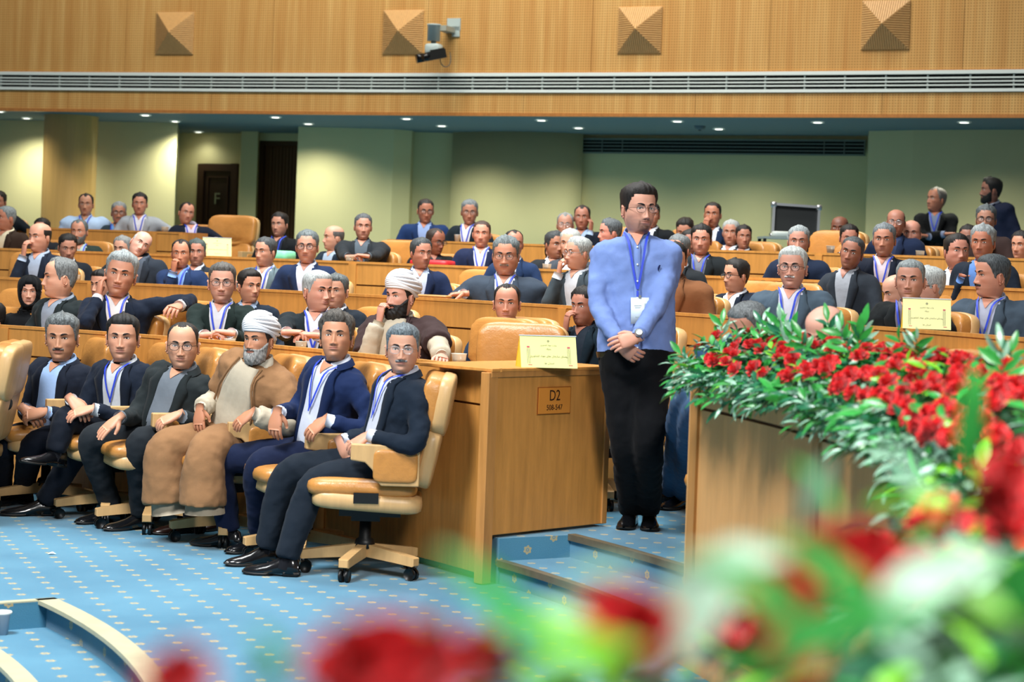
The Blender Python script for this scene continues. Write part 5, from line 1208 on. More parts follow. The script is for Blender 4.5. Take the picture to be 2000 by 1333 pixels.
seat('man in bright blue jacket with glasses at the back of the hall', 831, 388, 441, R5, F5, yaw=8, by=-6, hair='short', hc='#14110F', hc2='#3A3634', skin='#A56A52', jacket='#1E3560', shirt='#8FA6D4', glasses='dark', sh=1.12, pitch=-8)
seat('grey-haired man with glasses and white shirt beside the bright blue jacket', 917, 390, 444, R5, F5, yaw=0, hair='full', hc='#586064', hc2='#959DA0', skin='#A8735C', jacket='#17222B', shirt='#DCE0E8', glasses='metal', lan=True, pitch=-6, vb=.25)
seat('grey man with glasses under the air of the bulging wall', 1104, 422, 462, R5-.1, F5, yaw=-4, hair='recede', hc='#6C7070', hc2='#A0A4A2', skin='#A87864', jacket='#3E4C58', glasses='thin', hs=.95)
seat('balding man covering his cheek with one hand at the back', 1137, 403, 452, R5, F5, yaw=-6, by=-6, hair='recede', hc='#1F1A18', skin='#9A6450', jacket='#161E2A', shirt='#9FB6D4', L='cheek', Rr='none', sh=1.08)
seat('man in black jacket hidden behind the head of the standing man', 1272, 398, 448, R5, F5, yaw=0, hc=B_, skin='#A9705A', jacket='#14181C', sh=1.15)
seat('man in blue jacket pointing a finger at his mouth at the back', 1392, 396, 448, R5, F5, yaw=-10, by=-10, hair='short', hc=B_, skin='#A3694F', jacket='#1B2B46', shirt='#DDE6F2', Rr='chin', L='none', sh=1.12, vb=.3)
seat('black-haired man bowing left of the pointing man at the back', 1338, 430, 475, R5-.3, F5, yaw=-10, pitch=-20, hc=B_, skin='#B07A64', jacket='#1B2436', hs=.92)
seat('white-haired man low right of the pointing man at the back', 1428, 436, 478, R5, F5, yaw=-10, hc='#8F9492', hc2='#BFC3BF', skin='#A9745E', jacket='#2A3038', hs=.92)
seat('black-haired man low beside the black flight case', 1452, 445, 485, R5, F5, yaw=10, hc=B_, skin='#9E6A54', jacket='#1B1F26', hs=.85)
seat('dark bald man at the back right of the flight case', 1640, 428, 470, R5, F5, yaw=-14, hair='bald', hc='#241C18', skin='#5E3626', jacket='#1B1F26', hs=.9)
seat('black-haired man peering beside the dark bald man at the back', 1658, 445, 490, R5-.4, F5, yaw=8, pitch=-5, hc=B_, skin='#AA705C', jacket='#1E2430', hs=.92)
seat('bald man with glasses in navy jacket in front of the arms-crossed man', 1750, 413, 462, R5-.2, F5, yaw=-4, hair='bald', hc='#3A302C', skin='#9A6450', jacket='#18243E', shirt='#2A3656', glasses='thin', sh=1.12, g=1.1)
seat('round-faced bald man just left of the arms-crossed standing man', 1780, 436, 482, R5, F5, yaw=-6, hair='bald', hc='#5A4A42', skin='#B67C68', jacket='#28303C', fat=1.1, hs=.95)
seat('man with thick grey hair and glasses in brown jacket at right', 1926, 406, 458, R5-.3, F5, yaw=-6, hair='tall', hc='#2E3436', hc2='#70787A', skin='#9E6E58', jacket='#3A2C2A', shirt='#A0A8B8', glasses='dark', ht=.7)
seat('dark-haired figure with shaded face left of the brown-jacketed man', 1892, 447, 490, R5, F5, yaw=-20, hc='#14100E', skin='#8A5A48', jacket='#1B1F26', hs=.9)
seat('man at the right edge of the back row with only a cheek showing', 1996, 460, 505, R5-.3, F5, yaw=-30, hc=B_, skin='#C08468', jacket='#20303A', hs=.92)
# people just above the flowers in the right block
r_ = seat('grey-haired man bowed behind the left end of the flowers in blue trousers', 1462, 606, 682, R2-.15, F2, yaw=-40, pitch=-18, hair='full', hc='#3E4244', hc2='#8A9092', skin='#A9745E', jacket='#33506E', shirt='#A9B6C6', P0=at(1530, 735, 8.85), L='none', Rr='none',
          legs={1: leg((1332, 770, 9.1), (1322, 990), (1290, 985), F2), -1: leg((1350, 790, 8.9), (1345, 992), (1312, 996), F2), 'c': '#3B5676', 'fs': .8})
seat('bald-headed man with grey fringe just above the red roses', 1612, 616, 689, R2-.1, F2, yaw=-30, pitch=-22, hair='ring', hc='#6A6460', hc2='#A09A94', skin='#CC9682', jacket='#22282E')
# left edge neighbour in his chair
P = at(-105, 850, 11.3)
e1 = person('man in black suit cut off by the left edge of the picture', -105, 600, 692, D=11.2, yaw=-40, by=-60, P0=P, hc=B_, jacket='#121417', shirt='#CCCCCC', L=at(-5, 790, 10.95), Rr='lap', poleL=(.8, -.2, -.6), lo=True,
            legs={1: leg((-160, 870, 11.2), (-150, 985), (-200, 985)), -1: leg((-150, 880, 10.9), (-140, 990), (-190, 990)), 'c': '#121417'})
chair(Vector((P.x+.02, P.y, 0)), left_, 'tan leather armchair cut by the left edge, behind the nearest one', 'front row of tan armchairs')
P = onZ(-82, 1030, 0); chair(Vector((P.x-.12, P.y-.0, 0)), Vector((-1, -.15, 0)).normalized(), 'nearest tan leather armchair, only its back and caster inside the left edge', 'front row of tan armchairs')
s_ = seat('man in grey leather jacket leaning in from the left edge in the second row', -20, 588, 670, R2-.1, F2, yaw=-60, by=-30, hc=B_, jacket='#3A3F48', L=onR(48, 690, R2-.2), lo=True, poleL=(1, 0, -.3))
# standing men at the back
def back_leg(P, zf):
    f = Vector((0, -1, 0)); 
    return {s_: (P+Vector((-s_*.09, -.02, -.42)), Vector((P.x-s_*.10, P.y, zf+.078)), Vector((P.x-s_*.10, P.y-1, zf+.078))) for s_ in (1, -1)}
P = at(1826, 492, 20.2); lg = back_leg(P, .89); lg['c'] = '#101214'
b1 = person('man in black jacket standing with crossed arms before the back wall', 1829, 366, 415, D=20.2, yaw=-48, pitch=6, by=-6, floor=.89, P0=P, hair='recede', hc='#5E5852', hc2='#8A847C', skin='#A0654C', jacket='#101214', shirt='#7A86A2', lan=True, lo=True, sh=1.08,
            L=at(1812, 462, 19.95), Rr=at(1845, 458, 19.9), handdir=((.9, 0, .1), (-.9, 0, .1)), poleL=(1, 0, -.8), poleR=(-1, 0, -.8), legs=lg, vb=.3)
P = at(1962, 492, 19.6); lg = back_leg(P, .89); lg['c'] = '#14181F'
b2 = person('bearded man in navy suit standing in profile at the back right corner', 1936, 347, 397, D=19.6, yaw=-76, by=-50, floor=.89, P0=P, hair='tall', hc='#0E0C0B', skin='#7E5242', jacket='#1B2238', shirt='#7C8494', beard=(.010, '#0E0C0B', '#1A1614'), lo=True, ht=.6, sh=1.12, g=1.1, L='down', Rr='down', legs=lg)
bake_pending()
# empty chairs -------------------------------------------------------------
def ech(px, ty, R, fl, label, fwd=None, full=False, dR=0):
    a, b = ab(px, ty); q = onR(px, ty, R); p = Vector((q.x, q.y, fl)); chair(p, fwd or inward(p), label, 'empty tan armchairs', full)
ech(990, 700, R2+.0, F2, 'empty tan armchair behind the yellow card on the desk end', (inward(onR(1012, 700, R2))+Vector((.55, -.35, 0))).normalized())
ech(1178, 720, RA+1.35, F2, 'empty tan armchair partly hidden by the standing man', Vector((-.9, -.45, 0)).normalized(), True)
ech(945, 690, R2b-.2, F2, 'empty tan armchair between the cleric and the yellow card chair')
ech(905, 665, R2+.35, F2, 'tan armchair right beside the black-bearded cleric')
ech(1412, 590, R2b+.1, F2, 'empty tan armchair with plump back above the left end of the flowers')
ech(1492, 560, R3b-.1, F3, 'empty tan armchair between black-haired man and white-haired man at right')
ech(1618, 600, R2b-.2, F2, 'narrow empty tan armchair right of the white-haired moustached man')
ech(1595, 470, R5-.4, F5, 'empty tan armchair in the top row right of the flight case')
ech(1420, 515, R3b+.1, F3, 'empty tan armchair below the pointing man')
ech(1835, 520, R3b+.2, F3, 'empty tan armchair left of the crossed-arms desk man')
ech(1995, 520, R3b, F3, 'empty tan armchair at the right edge under the third desk')
ech(1800, 560, R2b+.1, F2, 'tan armchair back rising behind the yellow card at right')
ech(10, 560, R2b, F2, 'empty tan armchair at the left edge of the second tier')
ech(335, 610, R2+.05, F2, 'tan armchair under the outstretched navy elbow')
ech(40, 500, R3b, F3, 'empty tan armchair below the balding man with fingers at lips')
ech(428, 462, R5-.2, F5, 'empty tan armchair behind the yellow card at left')
ech(750, 450, R4+.1, F4, 'empty tan armchair right of the smiling man in grey suit')
ech(1200, 470, R5+.1, F5, 'empty tan armchair right of the cheek-holding man')
ech(1325, 440, R5, F5, 'empty tan armchair right of the hidden black-jacketed man')
ech(905, 540, R3b, F3, 'empty tan armchair left of the outstretched grey sleeve')
ech(690, 560, R2b, F2, 'empty tan armchair between the smiling man and the turbaned cleric')
# ================================================================ GARLAND
def leafm(name, hexc, rough=.32):
    t = NT(name, rough, .5); c = lin(hexc); v = t.coord(); t.col(t.ramp(t.noise(22, 2, v), [(.3, sc_(c, .72)), (.7, sc_(c, 1.25))]))
    t.b.inputs['Subsurface Weight'].default_value = .0; return t.m
LEAF1 = leafm('leaf_green', '#2F8A3A'); LEAF2 = leafm('leaf_deep', '#1F6242', .28); LEAF3 = leafm('leaf_pale', '#86B097', .22); LEAF4 = leafm('leaf_lime', '#6FB52A', .35)
t = NT('rose_petal', .5, .25); t.col(t.ramp(t.noise(30, 3, t.coord()), [(.3, lin('#B00E14')), (.7, lin('#E01820'))])); t.b.inputs['Sheen Weight'].default_value = .2; ROSE = t.m
def leaf_mesh(L=.062, W=.021, curl=.3, name='leaf', mat=None):
    ts = [0, .18, .42, .68, .88, 1.0]; ws_ = [.06, .62, 1, .82, .42, .02]; mb = MB(); G = []
    for t_, w_ in zip(ts, ws_):
        z = -curl*L*t_*t_; G.append([(-W/2*w_, L*t_, z+.10*W*w_*1.6), (0, L*t_, z), (W/2*w_, L*t_, z+.10*W*w_*1.6)])
    mb.grid(np.array(G)); return mb
def rose_mesh(r=.030, seed=0):
    rg = np.random.default_rng(seed); mb = MB()
    for ring, (n, rad, h, op, ph) in enumerate(((3, .24, 1.0, .05, 0), (4, .46, 1.02, .12, .5), (5, .70, .98, .28, .2), (6, .92, .84, .50, .7), (6, 1.04, .62, .80, .1))):
        for k in range(n):
            a0 = (k+ph)*2*PI/n+rg.normal()*.12; wd = 2*PI/n*.78; G = []
            for i, t_ in enumerate((0, .35, .7, 1.0)):
                row = []
                for j in (-1, -.5, 0, .5, 1):
                    a = a0+j*wd*.62*(.45+.55*math.sin(PI*min(.5+t_*.35, 1)))
                    R_ = r*(rad*(.25+.75*t_**.7)+.18*op*t_**3+.03*rg.normal()*t_); z = r*(h*1.15*t_-op*.42*t_**3-abs(j)**2*.10*t_+.04*rg.normal()*t_)
                    row.append((R_*math.cos(a), R_*math.sin(a), z))
                G.append(row)
            mb.grid(np.array(G))
    mb.ell((0, 0, .25*r), (r*.5, r*.5, r*.35), None, 8, 5)
    return mb
def basis(y, n):
    y = Vector(y).normalized(); n = Vector(n); n = (n-y*n.dot(y)).normalized(); x = y.cross(n); return Matrix((x, y, n)).transposed()
secR = [7.86, 7.90, 7.97, 8.08, 8.22, 8.36]; secZ = [1.16, 1.195, 1.235, 1.27, 1.28, 1.26]
def gpt(th, s):
    k = s*5; i = min(int(k), 4); f = k-i; R_ = secR[i]*(1-f)+secR[i+1]*f; z = secZ[i]*(1-f)+secZ[i+1]*f
    dR, dz = secR[i+1]-secR[i], secZ[i+1]-secZ[i]; t = math.radians(th); rad = Vector((math.cos(t), math.sin(t), 0)); n = (rad*(-dz)+Vector((0, 0, dR))).normalized()
    return pol(R_, th, z), n, rad, Vector((-math.sin(t), math.cos(t), 0))
TH0, TH1 = 16.9, -34.5
gar = thing('flower_garland', 'long garland of red roses and green leaves along the curved desk top', 'garland', pol(8.1, 0, 1.172))
GL = gar.location; rr_ = random.Random(11)
roses = [mesh_of(rose_mesh(.031, k), 'rose', ROSE) for k in range(4)]
def put_rose(p, n, sc=1.0):
    o = obj('rose', roses[rr_.randrange(4)], None, gar); q = Vector(n).to_track_quat('Z', 'Y').to_matrix().to_4x4() @ Matrix.Rotation(rr_.random()*6.3, 4, 'Z')
    o.matrix_local = Matrix.Translation(Vector(p)-GL) @ q @ Matrix.Scale(sc, 4); return o
placed = []
n_r = 0; tries = 0
while n_r < 225 and tries < 9000:
    tries += 1
    th = rr_.uniform(-27, 17.6) if n_r > 165 else rr_.uniform(-8, 17.2)
    s = min(.97, max(.16, rr_.gauss(.55, .30)))
    p, n, rad, tan = gpt(th, s)
    if any((p-q).length < .050 for q in placed): continue
    placed.append(p); n = (n*1.0+Vector((-.25, -.75, .35))*.55+Vector((rr_.gauss(0, .35), rr_.gauss(0, .35), rr_.gauss(0, .25)))).normalized()
    put_rose(p+n*.026+Vector((0, 0, rr_.uniform(-.01, .015))), n, rr_.uniform(.72, 1.0)); n_r += 1
for px, py, D in ((352, 1332, 1.32), (700, 1318, 1.22), (760, 1300, 1.27), (818, 1326, 1.24), (942, 1292, 1.42), (1196, 1208, 1.45), (1236, 1246, 1.42), (1612, 1106, 1.75), (1680, 1098, 1.80), (1524, 1196, 1.60), (1955, 985, 2.4), (1962, 940, 2.4), (1545, 1282, 1.45)):
    put_rose(at(px, py, D*.62), Vector((-.1, -.9, .5)), .42 if px not in (700, 760, 818, 1612, 1680, 1524, 1955, 1962, 1236) else .58)
leafA = [mesh_of(leaf_mesh(.066, .024, .25), 'leaf', LEAF1), mesh_of(leaf_mesh(.060, .020, .35), 'leaf', LEAF2), mesh_of(leaf_mesh(.070, .026, .15), 'leaf', LEAF1), mesh_of(leaf_mesh(.055, .016, .4), 'leaf', LEAF3), mesh_of(leaf_mesh(.062, .022, .3), 'leaf', LEAF4)]
stuffM = {0: MB(), 1: MB(), 2: MB(), 3: MB(), 4: MB(), 5: MB()}; stems = MB(); n_leaf = [0]
LEAF5 = leafm('leaf_painted_gloss', '#BFE3C9', .2)  # bright gloss on the leaves put into the base colour as pale mint
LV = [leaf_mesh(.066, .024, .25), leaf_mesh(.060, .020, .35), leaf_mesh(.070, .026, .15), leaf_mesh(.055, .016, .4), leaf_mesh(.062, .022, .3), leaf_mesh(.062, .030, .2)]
def put_leaf(p, y, n, kind, sc, part=False):
    M = basis(y, n)
    if part and n_leaf[0] < 300:
        o = obj('leaf', leafA[kind], None, gar); o.matrix_local = Matrix.Translation(Vector(p)-GL) @ M.to_4x4() @ Matrix.Scale(sc, 4); n_leaf[0] += 1
    else: stuffM[kind].add(LV[kind].v[0]*sc @ np.array(M).T+np.array(p), LV[kind].f)
def sprig(p, d, n, L, kinds, part=False, sc=1.0, k=8):
    d = Vector(d).normalized(); side = d.cross(Vector(n)).normalized(); sag = Vector((0, 0, -1)); pts = []
    for i in range(k+1):
        t_ = i/k; pts.append(Vector(p)+d*L*t_+sag*(.12*L*t_*t_))
    stems.tube([tuple(q) for q in pts], .0016, 4, False)
    for i in range(1, k+1):
        sg = 1 if i % 2 else -1; y = (d*.75+side*sg*rr_.uniform(.5, .95)+Vector(n)*rr_.uniform(-.1, .35)+Vector((rr_.gauss(0, .15), rr_.gauss(0, .15), rr_.gauss(0, .15))))
        if i == k: y = d
        put_leaf(pts[i], y, Vector(n)+Vector((rr_.gauss(0, .45), rr_.gauss(0, .45), rr_.gauss(0, .45))), rr_.choice(kinds), sc*rr_.uniform(.75, 1.2), part)
for i in range(700):
    near = i > 470; th = rr_.uniform(TH1, -4) if near else rr_.uniform(-4, TH0); s = rr_.uniform(.0, 1.0) if rr_.random() < .62 else rr_.uniform(0, .24)
    p, n, rad, tan = gpt(th, s)
    a = rr_.uniform(0, 6.28)
    d = tan*math.cos(a)+n.cross(tan)*math.sin(a)+n*rr_.uniform(.15, .75)
    if s < .22: kinds = [3, 3, 1, 0]; d = -rad*rr_.uniform(.4, 1.0)+tan*rr_.uniform(-.9, .9)+Vector((0, 0, rr_.uniform(-.45, .15))); n = -rad+Vector((0, 0, .8))
    elif near: kinds = [0, 3, 4, 1, 3, 0, 4]
    else: kinds = [0, 1, 2, 0, 1, 3] if rr_.random() < .8 else [4, 0, 4]
    if s >= .22 and not near: d = d+n*(-.08); d.normalize()
    sprig(p-n*.02, d, n, rr_.uniform(.08, .15), kinds, (not near) and s > .35 and i % 3 == 0, 1.0, rr_.choice([6, 7, 8]))
for i in range(24):           # upright tips along the back edge
    th = rr_.uniform(-20, TH0) if i > 8 else (17.6-.9*i); p, n, rad, tan = gpt(th, rr_.uniform(.55, 1.0))
    sprig(p, Vector((rr_.gauss(0, .25), rr_.gauss(0, .25), 1)), Vector((-.3, -1, .2)), rr_.uniform(.08, .13), [0, 1, 0, 3], i < 14, 1.05, 7)
for i in range(36):           # fringe drooping at the desk end
    p, n, rad, tan = gpt(TH0-rr_.uniform(-.1, .4), rr_.uniform(0, 1)); sprig(p, tan*rr_.uniform(.0, .35)+Vector((rr_.gauss(0, .4), rr_.gauss(0, .4), rr_.uniform(-.5, .7))), n, rr_.uniform(.05, .08), [0, 1, 3, 2], False, .9, 5)
# large pale leaves and bright tips close to the lens; the mint ones have their gloss painted in
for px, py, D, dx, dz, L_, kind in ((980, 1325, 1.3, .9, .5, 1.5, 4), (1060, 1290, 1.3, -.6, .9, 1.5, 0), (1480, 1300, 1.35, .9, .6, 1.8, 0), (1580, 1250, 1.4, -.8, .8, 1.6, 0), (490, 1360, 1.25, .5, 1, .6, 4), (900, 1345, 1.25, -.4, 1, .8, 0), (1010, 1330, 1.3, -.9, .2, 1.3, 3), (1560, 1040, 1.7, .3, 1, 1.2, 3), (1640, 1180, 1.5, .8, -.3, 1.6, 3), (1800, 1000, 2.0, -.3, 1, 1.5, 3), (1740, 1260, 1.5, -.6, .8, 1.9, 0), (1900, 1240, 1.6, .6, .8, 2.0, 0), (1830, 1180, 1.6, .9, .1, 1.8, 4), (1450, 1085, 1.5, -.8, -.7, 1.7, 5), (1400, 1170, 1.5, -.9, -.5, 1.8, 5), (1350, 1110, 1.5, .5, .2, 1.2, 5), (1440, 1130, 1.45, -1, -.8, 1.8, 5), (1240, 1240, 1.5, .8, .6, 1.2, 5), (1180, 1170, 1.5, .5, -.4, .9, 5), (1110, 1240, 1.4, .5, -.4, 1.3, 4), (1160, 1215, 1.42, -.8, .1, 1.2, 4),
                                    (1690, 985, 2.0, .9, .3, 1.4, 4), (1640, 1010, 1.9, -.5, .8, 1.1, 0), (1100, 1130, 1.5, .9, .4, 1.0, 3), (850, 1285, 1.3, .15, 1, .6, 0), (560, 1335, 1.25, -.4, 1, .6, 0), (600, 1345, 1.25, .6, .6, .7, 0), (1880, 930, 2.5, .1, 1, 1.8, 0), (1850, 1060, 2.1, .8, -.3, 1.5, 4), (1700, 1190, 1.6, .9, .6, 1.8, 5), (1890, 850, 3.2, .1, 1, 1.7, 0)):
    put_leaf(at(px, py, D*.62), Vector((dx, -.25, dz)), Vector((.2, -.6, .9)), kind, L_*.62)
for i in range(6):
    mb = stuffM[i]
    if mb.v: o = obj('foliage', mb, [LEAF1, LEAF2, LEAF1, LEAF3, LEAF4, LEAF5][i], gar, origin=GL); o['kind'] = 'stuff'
o = obj('stems', stems, LEAF2, gar, origin=GL); o['kind'] = 'stuff'
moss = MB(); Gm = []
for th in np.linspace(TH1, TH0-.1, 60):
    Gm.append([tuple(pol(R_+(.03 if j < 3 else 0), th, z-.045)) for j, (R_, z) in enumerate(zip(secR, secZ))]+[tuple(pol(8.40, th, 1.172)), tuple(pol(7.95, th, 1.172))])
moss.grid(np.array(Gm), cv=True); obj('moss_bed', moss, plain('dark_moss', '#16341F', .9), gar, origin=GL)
# ================================================================ SMALL THINGS
YEL = plain('card_cream_yellow', '#DEDF94', .35, .4); YEL2 = plain('card_yellow', '#F0CF3C', .4); CLR = plain('clear_acrylic_edge', '#D8E2EA', .1, .6)
INKG = plain('card_ink', '#5B5F4E', .5); INKR = plain('card_red', '#B8505A', .5); INKD = plain('card_ink_dark', '#33352A', .5)
def tent(label, base, fwd, w_, h_, dep, lines=1, flip=1):
    """A-shaped card: fwd is where its printed face looks"""
    t = thing('tent_card', label, 'sign', base); f = Vector(fwd).normalized(); r = Vector((-f.y, f.x, 0)); up = Vector((0, 0, 1))
    if r.dot(Vector((1, 0, 0))) < 0: r = -r
    a = math.atan2(dep/2, h_); n = (f*math.cos(a)+up*math.sin(a)).normalized(); u = (up*math.cos(a)-f*math.sin(a)).normalized(); L = h_/math.cos(a)
    for sg, nm, mt in ((1, 'front_sheet', YEL), (-1, 'back_sheet', YEL2)):
        n_ = (f*sg*math.cos(a)+up*math.sin(a)).normalized(); u_ = (up*math.cos(a)-f*sg*math.sin(a)).normalized(); M = Matrix((r, u_, n_)).transposed()
        mb = MB(); mb.box(f*sg*dep/2+u_*L/2, (w_, L, .003), M); obj(nm, mb, mt, t, False)
    for sd in (-1, 1):
        mb = MB(); e = .0015
        V = [r*sd*(w_/2-.004)+f*dep/2, r*sd*(w_/2-.004)-f*dep/2, r*sd*(w_/2-.004)+up*h_]; V = [np.array(v) for v in V]; V2 = [v+np.array(r)*e*sd for v in V]; mb.add(np.array(V+V2), [(0, 1, 2), (3, 5, 4), (0, 3, 4, 1), (1, 4, 5, 2), (2, 5, 3, 0)]); obj('side_flap', mb, YEL2, t, False)
    mb = MB(); mb.box(up*(h_+.001), (w_+.004, .012, .004), Matrix((r, f, up)).transposed()); obj('acrylic_ridge', mb, CLR, t, False)
    M = Matrix((r, u, n)).transposed().to_4x4(); c = f*dep/2+n*.0022
    def tx(body, sz, x, y, mat): return text(body, sz, Vector(base)+c+r*x+u*(y*L), M, mat, t, ext=.0002)
    tx(PERSIAN, w_*.050, 0, .36, INKD)
    tx(SUB, w_*.035, 0, .70, INKG); tx(PIC, w_*.04, 0, .58, INKG); tx(FOOT, w_*.05, 0, .14, INKG)
    mb = MB()
    for q in range(8): an = q*PI/4; mb.box(c+r*math.cos(an)*.004+u*(.83*L+math.sin(an)*.004), (.003, .003, .0004), M)
    obj('crest', mb, INKG, t, False)
    for sd in (-1, 1):
        mb, m2 = MB(), MB(); x = sd*w_*.36
        for q in range(3): mb.box(c+r*(x+(q-1)*w_*.022)+u*(.36*L), (w_*.006, L*.48, .0004), M)
        m2.box(c+r*x+u*(.64*L), (w_*.05, L*.05, .0006), M); m2.box(c+r*(x+w_*.02)+u*(.085*L), (w_*.07, L*.02, .0006), M)
        obj('border_stripe', mb, INKG, t, False); obj('border_accent', m2, INKR, t, False)['kind'] = 'stuff'
    return t
def ar(s):
    """shape Persian text for left-to-right glyph drawing: presentation forms, reversed"""
    F = {'ا': 'ﺍﺎ', 'ب': 'ﺏﺐﺑﺒ', 'پ': 'ﭖﭗﭘﭙ', 'ت': 'ﺕﺖﺗﺘ', 'ج': 'ﺝﺞﺟﺠ', 'د': 'ﺩﺪ', 'ر': 'ﺭﺮ', 'ز': 'ﺯﺰ', 'س': 'ﺱﺲﺳﺴ', 'ش': 'ﺵﺶﺷﺸ', 'ک': 'ﮎﮏﮐﮑ', 'ل': 'ﻝﻞﻟﻠ', 'م': 'ﻡﻢﻣﻤ', 'ن': 'ﻥﻦﻧﻨ', 'و': 'ﻭﻮ', 'ه': 'ﻩﻪﻫﻬ', 'ی': 'ﯼﯽﯾﯿ', 'ع': 'ﻉﻊﻋﻌ', 'ح': 'ﺡﺢﺣﺤ', 'گ': 'ﮒﮓﮔﮕ', 'ف': 'ﻑﻒﻓﻔ', 'ق': 'ﻕﻖﻗﻘ'}
    out = []
    for i, ch in enumerate(s):
        if ch not in F: out.append(ch); continue
        pv = i > 0 and s[i-1] in F and len(F[s[i-1]]) == 4; nx = i < len(s)-1 and s[i+1] in F and len(F[ch]) == 4
        f = F[ch]; k = 0 if not pv and not nx else 1 if pv and not nx else 2 if nx and not pv else 3
        out.append(f[min(k, len(f)-1)])
    return ''.join(reversed(out))
PERSIAN = ar('روسای سازمان های جهاد کشاورزی'); SUB = ar('وزارت جهاد کشاورزی'); PIC = ar('جایگاه'); FOOT = ar('استان ها')
# card on the end of the first desk
p = on_end(1077, 727, -.10); p = onZ(1080, 727, ZD[0]) if False else at(1078, 727, 9.95); p.z = ZD[0]
tent('yellow tent card with Persian lettering on the desk end above plate D2', Vector((.190, 9.86, ZD[0])), Vector((.22, -1, 0)), .285, .155, .13)
q = onR(423, 499, RA+2*RS+.12); tent('yellow tent card on the third desk at left below the aisle man', Vector((q.x, q.y, ZD[2]-.0)), Vector((.25, -1, 0)), .235, .150, .10)
q = onR(1808, 646, RA+RS+.10); tent('glossy yellow tent card standing above the flowers on the right', Vector((q.x, q.y, ZD[1])), Vector((-.1, -1, 0)), .235, .150, .09)
CUPM = NT('clear_plastic_cup', .15, .5); CUPM.col(lin('#D9D3C4')); CUPM.b.inputs['Alpha'].default_value = .62; CUPM = CUPM.m
cupm = None
def cup(px, py, R, z, label, sc=1.0, mat=None, nm='plastic_cup'):
    q = onR(px, py, R); t = thing(nm, label, 'cup', Vector((q.x, q.y, z)), group='plastic cups on the desks' if nm == 'plastic_cup' else None)
    mb = MB(); mb.lathe([(.001, .002), (.024*sc, 0), (.034*sc, .075*sc), (.037*sc, .078*sc), (.033*sc, .076*sc), (.023*sc, .006)], n=18); obj('cup_wall', mb, mat or CUPM, t)
    mb = MB(); mb.lathe([(.001, .05*sc), (.0295*sc, .05*sc)], n=16); obj('drink', mb, plain('tea_drink', '#B9A27C', .2), t); return t
cup(449, 667, RA+.16, ZD[0]-.075, 'clear plastic cup before the man with glasses leaning on the desk')
cup(588, 676, RA+.16, ZD[0]-.055, 'clear plastic cup in front of the smiling white-haired man')
cup(896, 712, RA+.14, ZD[0]-.05, 'clear plastic cup beside the black-bearded cleric', 1.15)
cup(1068, 523, RA+2*RS+.12, ZD[2]-.04, 'plastic cup on the third desk left of the standing man')
cup(148, 548, RA+RS+.12, ZD[1]-.04, 'plastic cup on the second tier desk near the left edge')
cup(322, 452, RA+3*RS+.1, ZD[3]-.03, 'plastic cup on the top desk beside the grey-jacketed man')
cup(683, 508, RA+2*RS+.12, ZD[2]-.04, 'plastic cup next to the folded hands of the smiling man')
cup(1797, 500, RA+3*RS+.1, ZD[3]-.04, 'plastic cup on the top desk in front of the bald man with glasses')
cup(893, 470, RA+3*RS+.12, ZD[3]-.0, 'white teacup on the top desk before the grey-haired man', .8, plain('white_china', '#E8EEF0', .2), 'teacup')
cup(1622, 491, RA+3*RS+.12, ZD[3]-.02, 'plastic cup on the top desk below the dark bald man')
# partial cup-like bin on the lower step
p = onZ(3, 1240, -.115); t = thing('paper_cup', 'white paper cup on the sunken step at the lower left corner', 'cup', p)
mb = MB(); mb.lathe([(.001, 0), (.026, 0), (.034, .085), (.040, .090), (.036, .095), (.030, .088)], n=18); obj('cup_wall', mb, plain('cup_paper', '#9AA4B2', .5), t)
mb = MB(); mb.lathe([(.036, .088), (.043, .092), (.040, .100), (.001, .098)], n=18); obj('cup_lid', mb, WHITE, t)
# scrap of paper
p = onZ(101, 1083, .002); mb = MB(); mb.add([(-.02, -.008, 0), (.0, -.012, .006), (.022, .004, .001), (.004, .014, .010), (-.014, .010, .002), (0, 0, .012)], [(0, 1, 5), (1, 2, 5), (2, 3, 5), (3, 4, 5), (4, 0, 5)])
o = obj('paper_scrap', mb, WHITE, smooth_=False); o.location = p; tag(o, 'tiny white crumpled paper scrap on the blue carpet', 'paper')
# flight case on its table
D_ = 19.4; pc = at(1553, 434, D_); S = D_/F_PX
t = thing('flight_case', 'large black flight case with metal edges tilted open on the table', 'case', pc)
Mt = Matrix.Rotation(math.radians(-8), 3, 'X') @ Matrix.Rotation(math.radians(2), 3, 'Y'); W_c, H_c = 88*S, 62*S
mb = MB(); mb.box((0, .03, 0), (W_c*.96, .10, H_c*.95), Mt); obj('case_panel', mb, plain('case_black', '#15191A', .5), t, False)
for sx in (-1, 1):
    mb = MB(); mb.box(Mt @ Vector((sx*W_c/2, 0, 0)), (.025, .12, H_c), Mt); obj('metal_edge', mb, METAL, t, False); mb = MB(); mb.box(Mt @ Vector((0, 0, sx*H_c/2)), (W_c, .12, .025), Mt); obj('metal_edge', mb, METAL, t, False)
    for sz in (-1, 1): mb = MB(); mb.ell(Mt @ Vector((sx*W_c/2, -.02, sz*H_c/2)), (.03, .05, .03), None, 10, 6, .5); obj('corner', mb, METAL, t)
p = at(1537, 466, D_-.15); t = thing('equipment_table', 'small black equipment table with pale top under the flight case', 'table', (p.x, p.y, .89)); ht_ = p.z-.89
mb = MB(); mb.box((0, 0, ht_), (.52, .45, .02)); obj('table_top', mb, plain('table_pale', '#8E9A98', .4), t, False)
for sx in (-1, 1):
    for sy in (-1, 1): mb = MB(); mb.box((sx*.24, sy*.2, ht_/2), (.03, .03, ht_)); obj('leg', mb, BLACK, t, False)
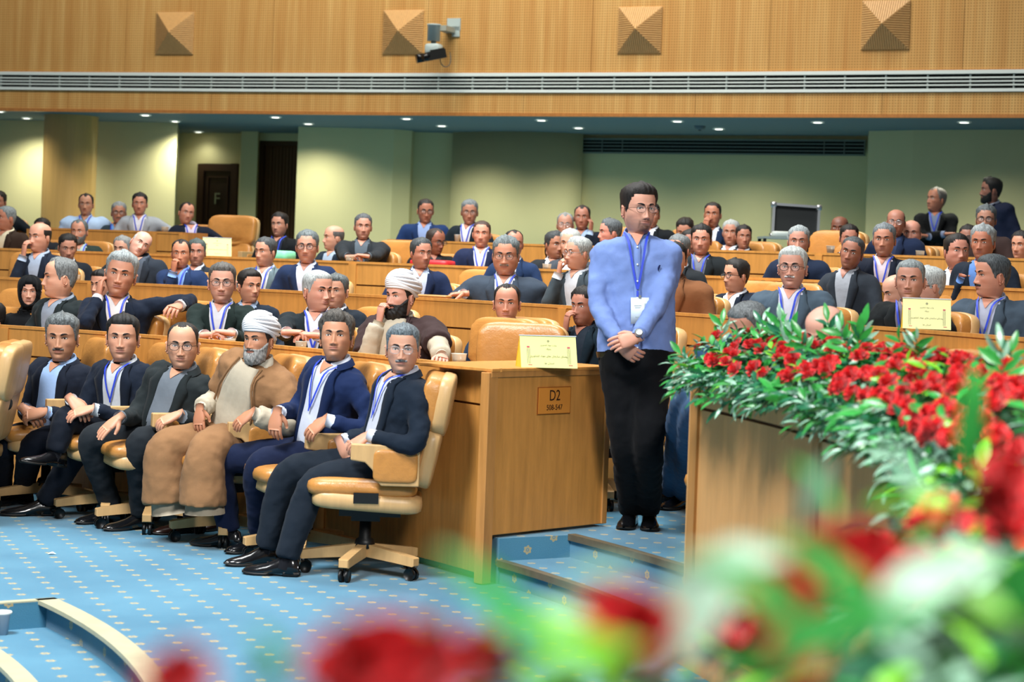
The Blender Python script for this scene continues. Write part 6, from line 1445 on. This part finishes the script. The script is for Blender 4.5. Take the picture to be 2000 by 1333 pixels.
mb = MB(); mb.box((0, .21, ht_*.6), (.46, .02, ht_*.5)); obj('back_panel', mb, BLACK, t, False)
# mixer box with cable on the table
p2 = at(1525, 461, D_-.3); t = thing('control_box', 'small pale control box with cable on the equipment table', 'box', (p2.x, p2.y, p.z+.01))
mb = MB(); mb.ell((0, 0, .025), (.09, .07, .03), None, 14, 8, .4); obj('box_body', mb, plain('box_pale', '#C9D2CC', .4), t)
mb = MB(); mb.tube([(.05, -.06, .02), (.08, -.12, -.06), (.10, -.12, -.2), (.06, -.1, -.3)], .006, 6); obj('cable', mb, WHITE, t)
# folders and soft items on desks
def slabitem(nm, label, cat, px, py, R, z, dim, mat, rz=0):
    q = onR(px, py, R) if R else onZ(px, py, z); mb = MB(); mb.ell((0, 0, 0), (dim[0]/2, dim[1]/2, dim[2]/2), None, 20, 9, .35); o = obj(nm, mb, mat); o.location = (q.x, q.y, z); o.rotation_euler = (0, 0, rz); tag(o, label, cat); return o
slabitem('bag', 'red bag lying on the third desk left of the navy-jacketed smiler', 'bag', 845, 516, RA+2*RS+.18, ZD[2]+.005, (.34, .2, .06), plain('red_bag', '#C0222A', .5), -.4)
slabitem('folder', 'mint green round folder on the third desk beside the black-jacketed man', 'folder', 545, 500, RA+2*RS+.2, ZD[2]+.02, (.24, .2, .09), plain('mint_green', '#7FD6A8', .5), -.4)
slabitem('notebook', 'yellow notebook on an empty armchair behind the second desk', 'notebook', 909, 556, R3b-.15, ZD[2]-.27, (.12, .03, .12), plain('note_yellow', '#D9D96A', .5))
slabitem('notebook', 'pale green card tucked between chair and hand left of the standing man', 'notebook', 1103, 655, R2b-.1, 1.03, (.03, .01, .10), plain('pale_green', '#CDE2A8', .5))
slabitem('folder', 'thin wooden tray on the second tier desk right of the navy-suited man', 'tray', 842, 580, RA+RS+.16, ZD[1]+.006, (.28, .1, .02), WOOD_D, -.4)
slabitem('bag', 'bright green item under the seat behind the flower desk end', 'bag', 1338, 945, 0, .26, (.16, .1, .06), plain('green_item', '#3FC23A', .5))
bpy.data.objects.remove(chair0) if chair0.get('label') == 'x' else None
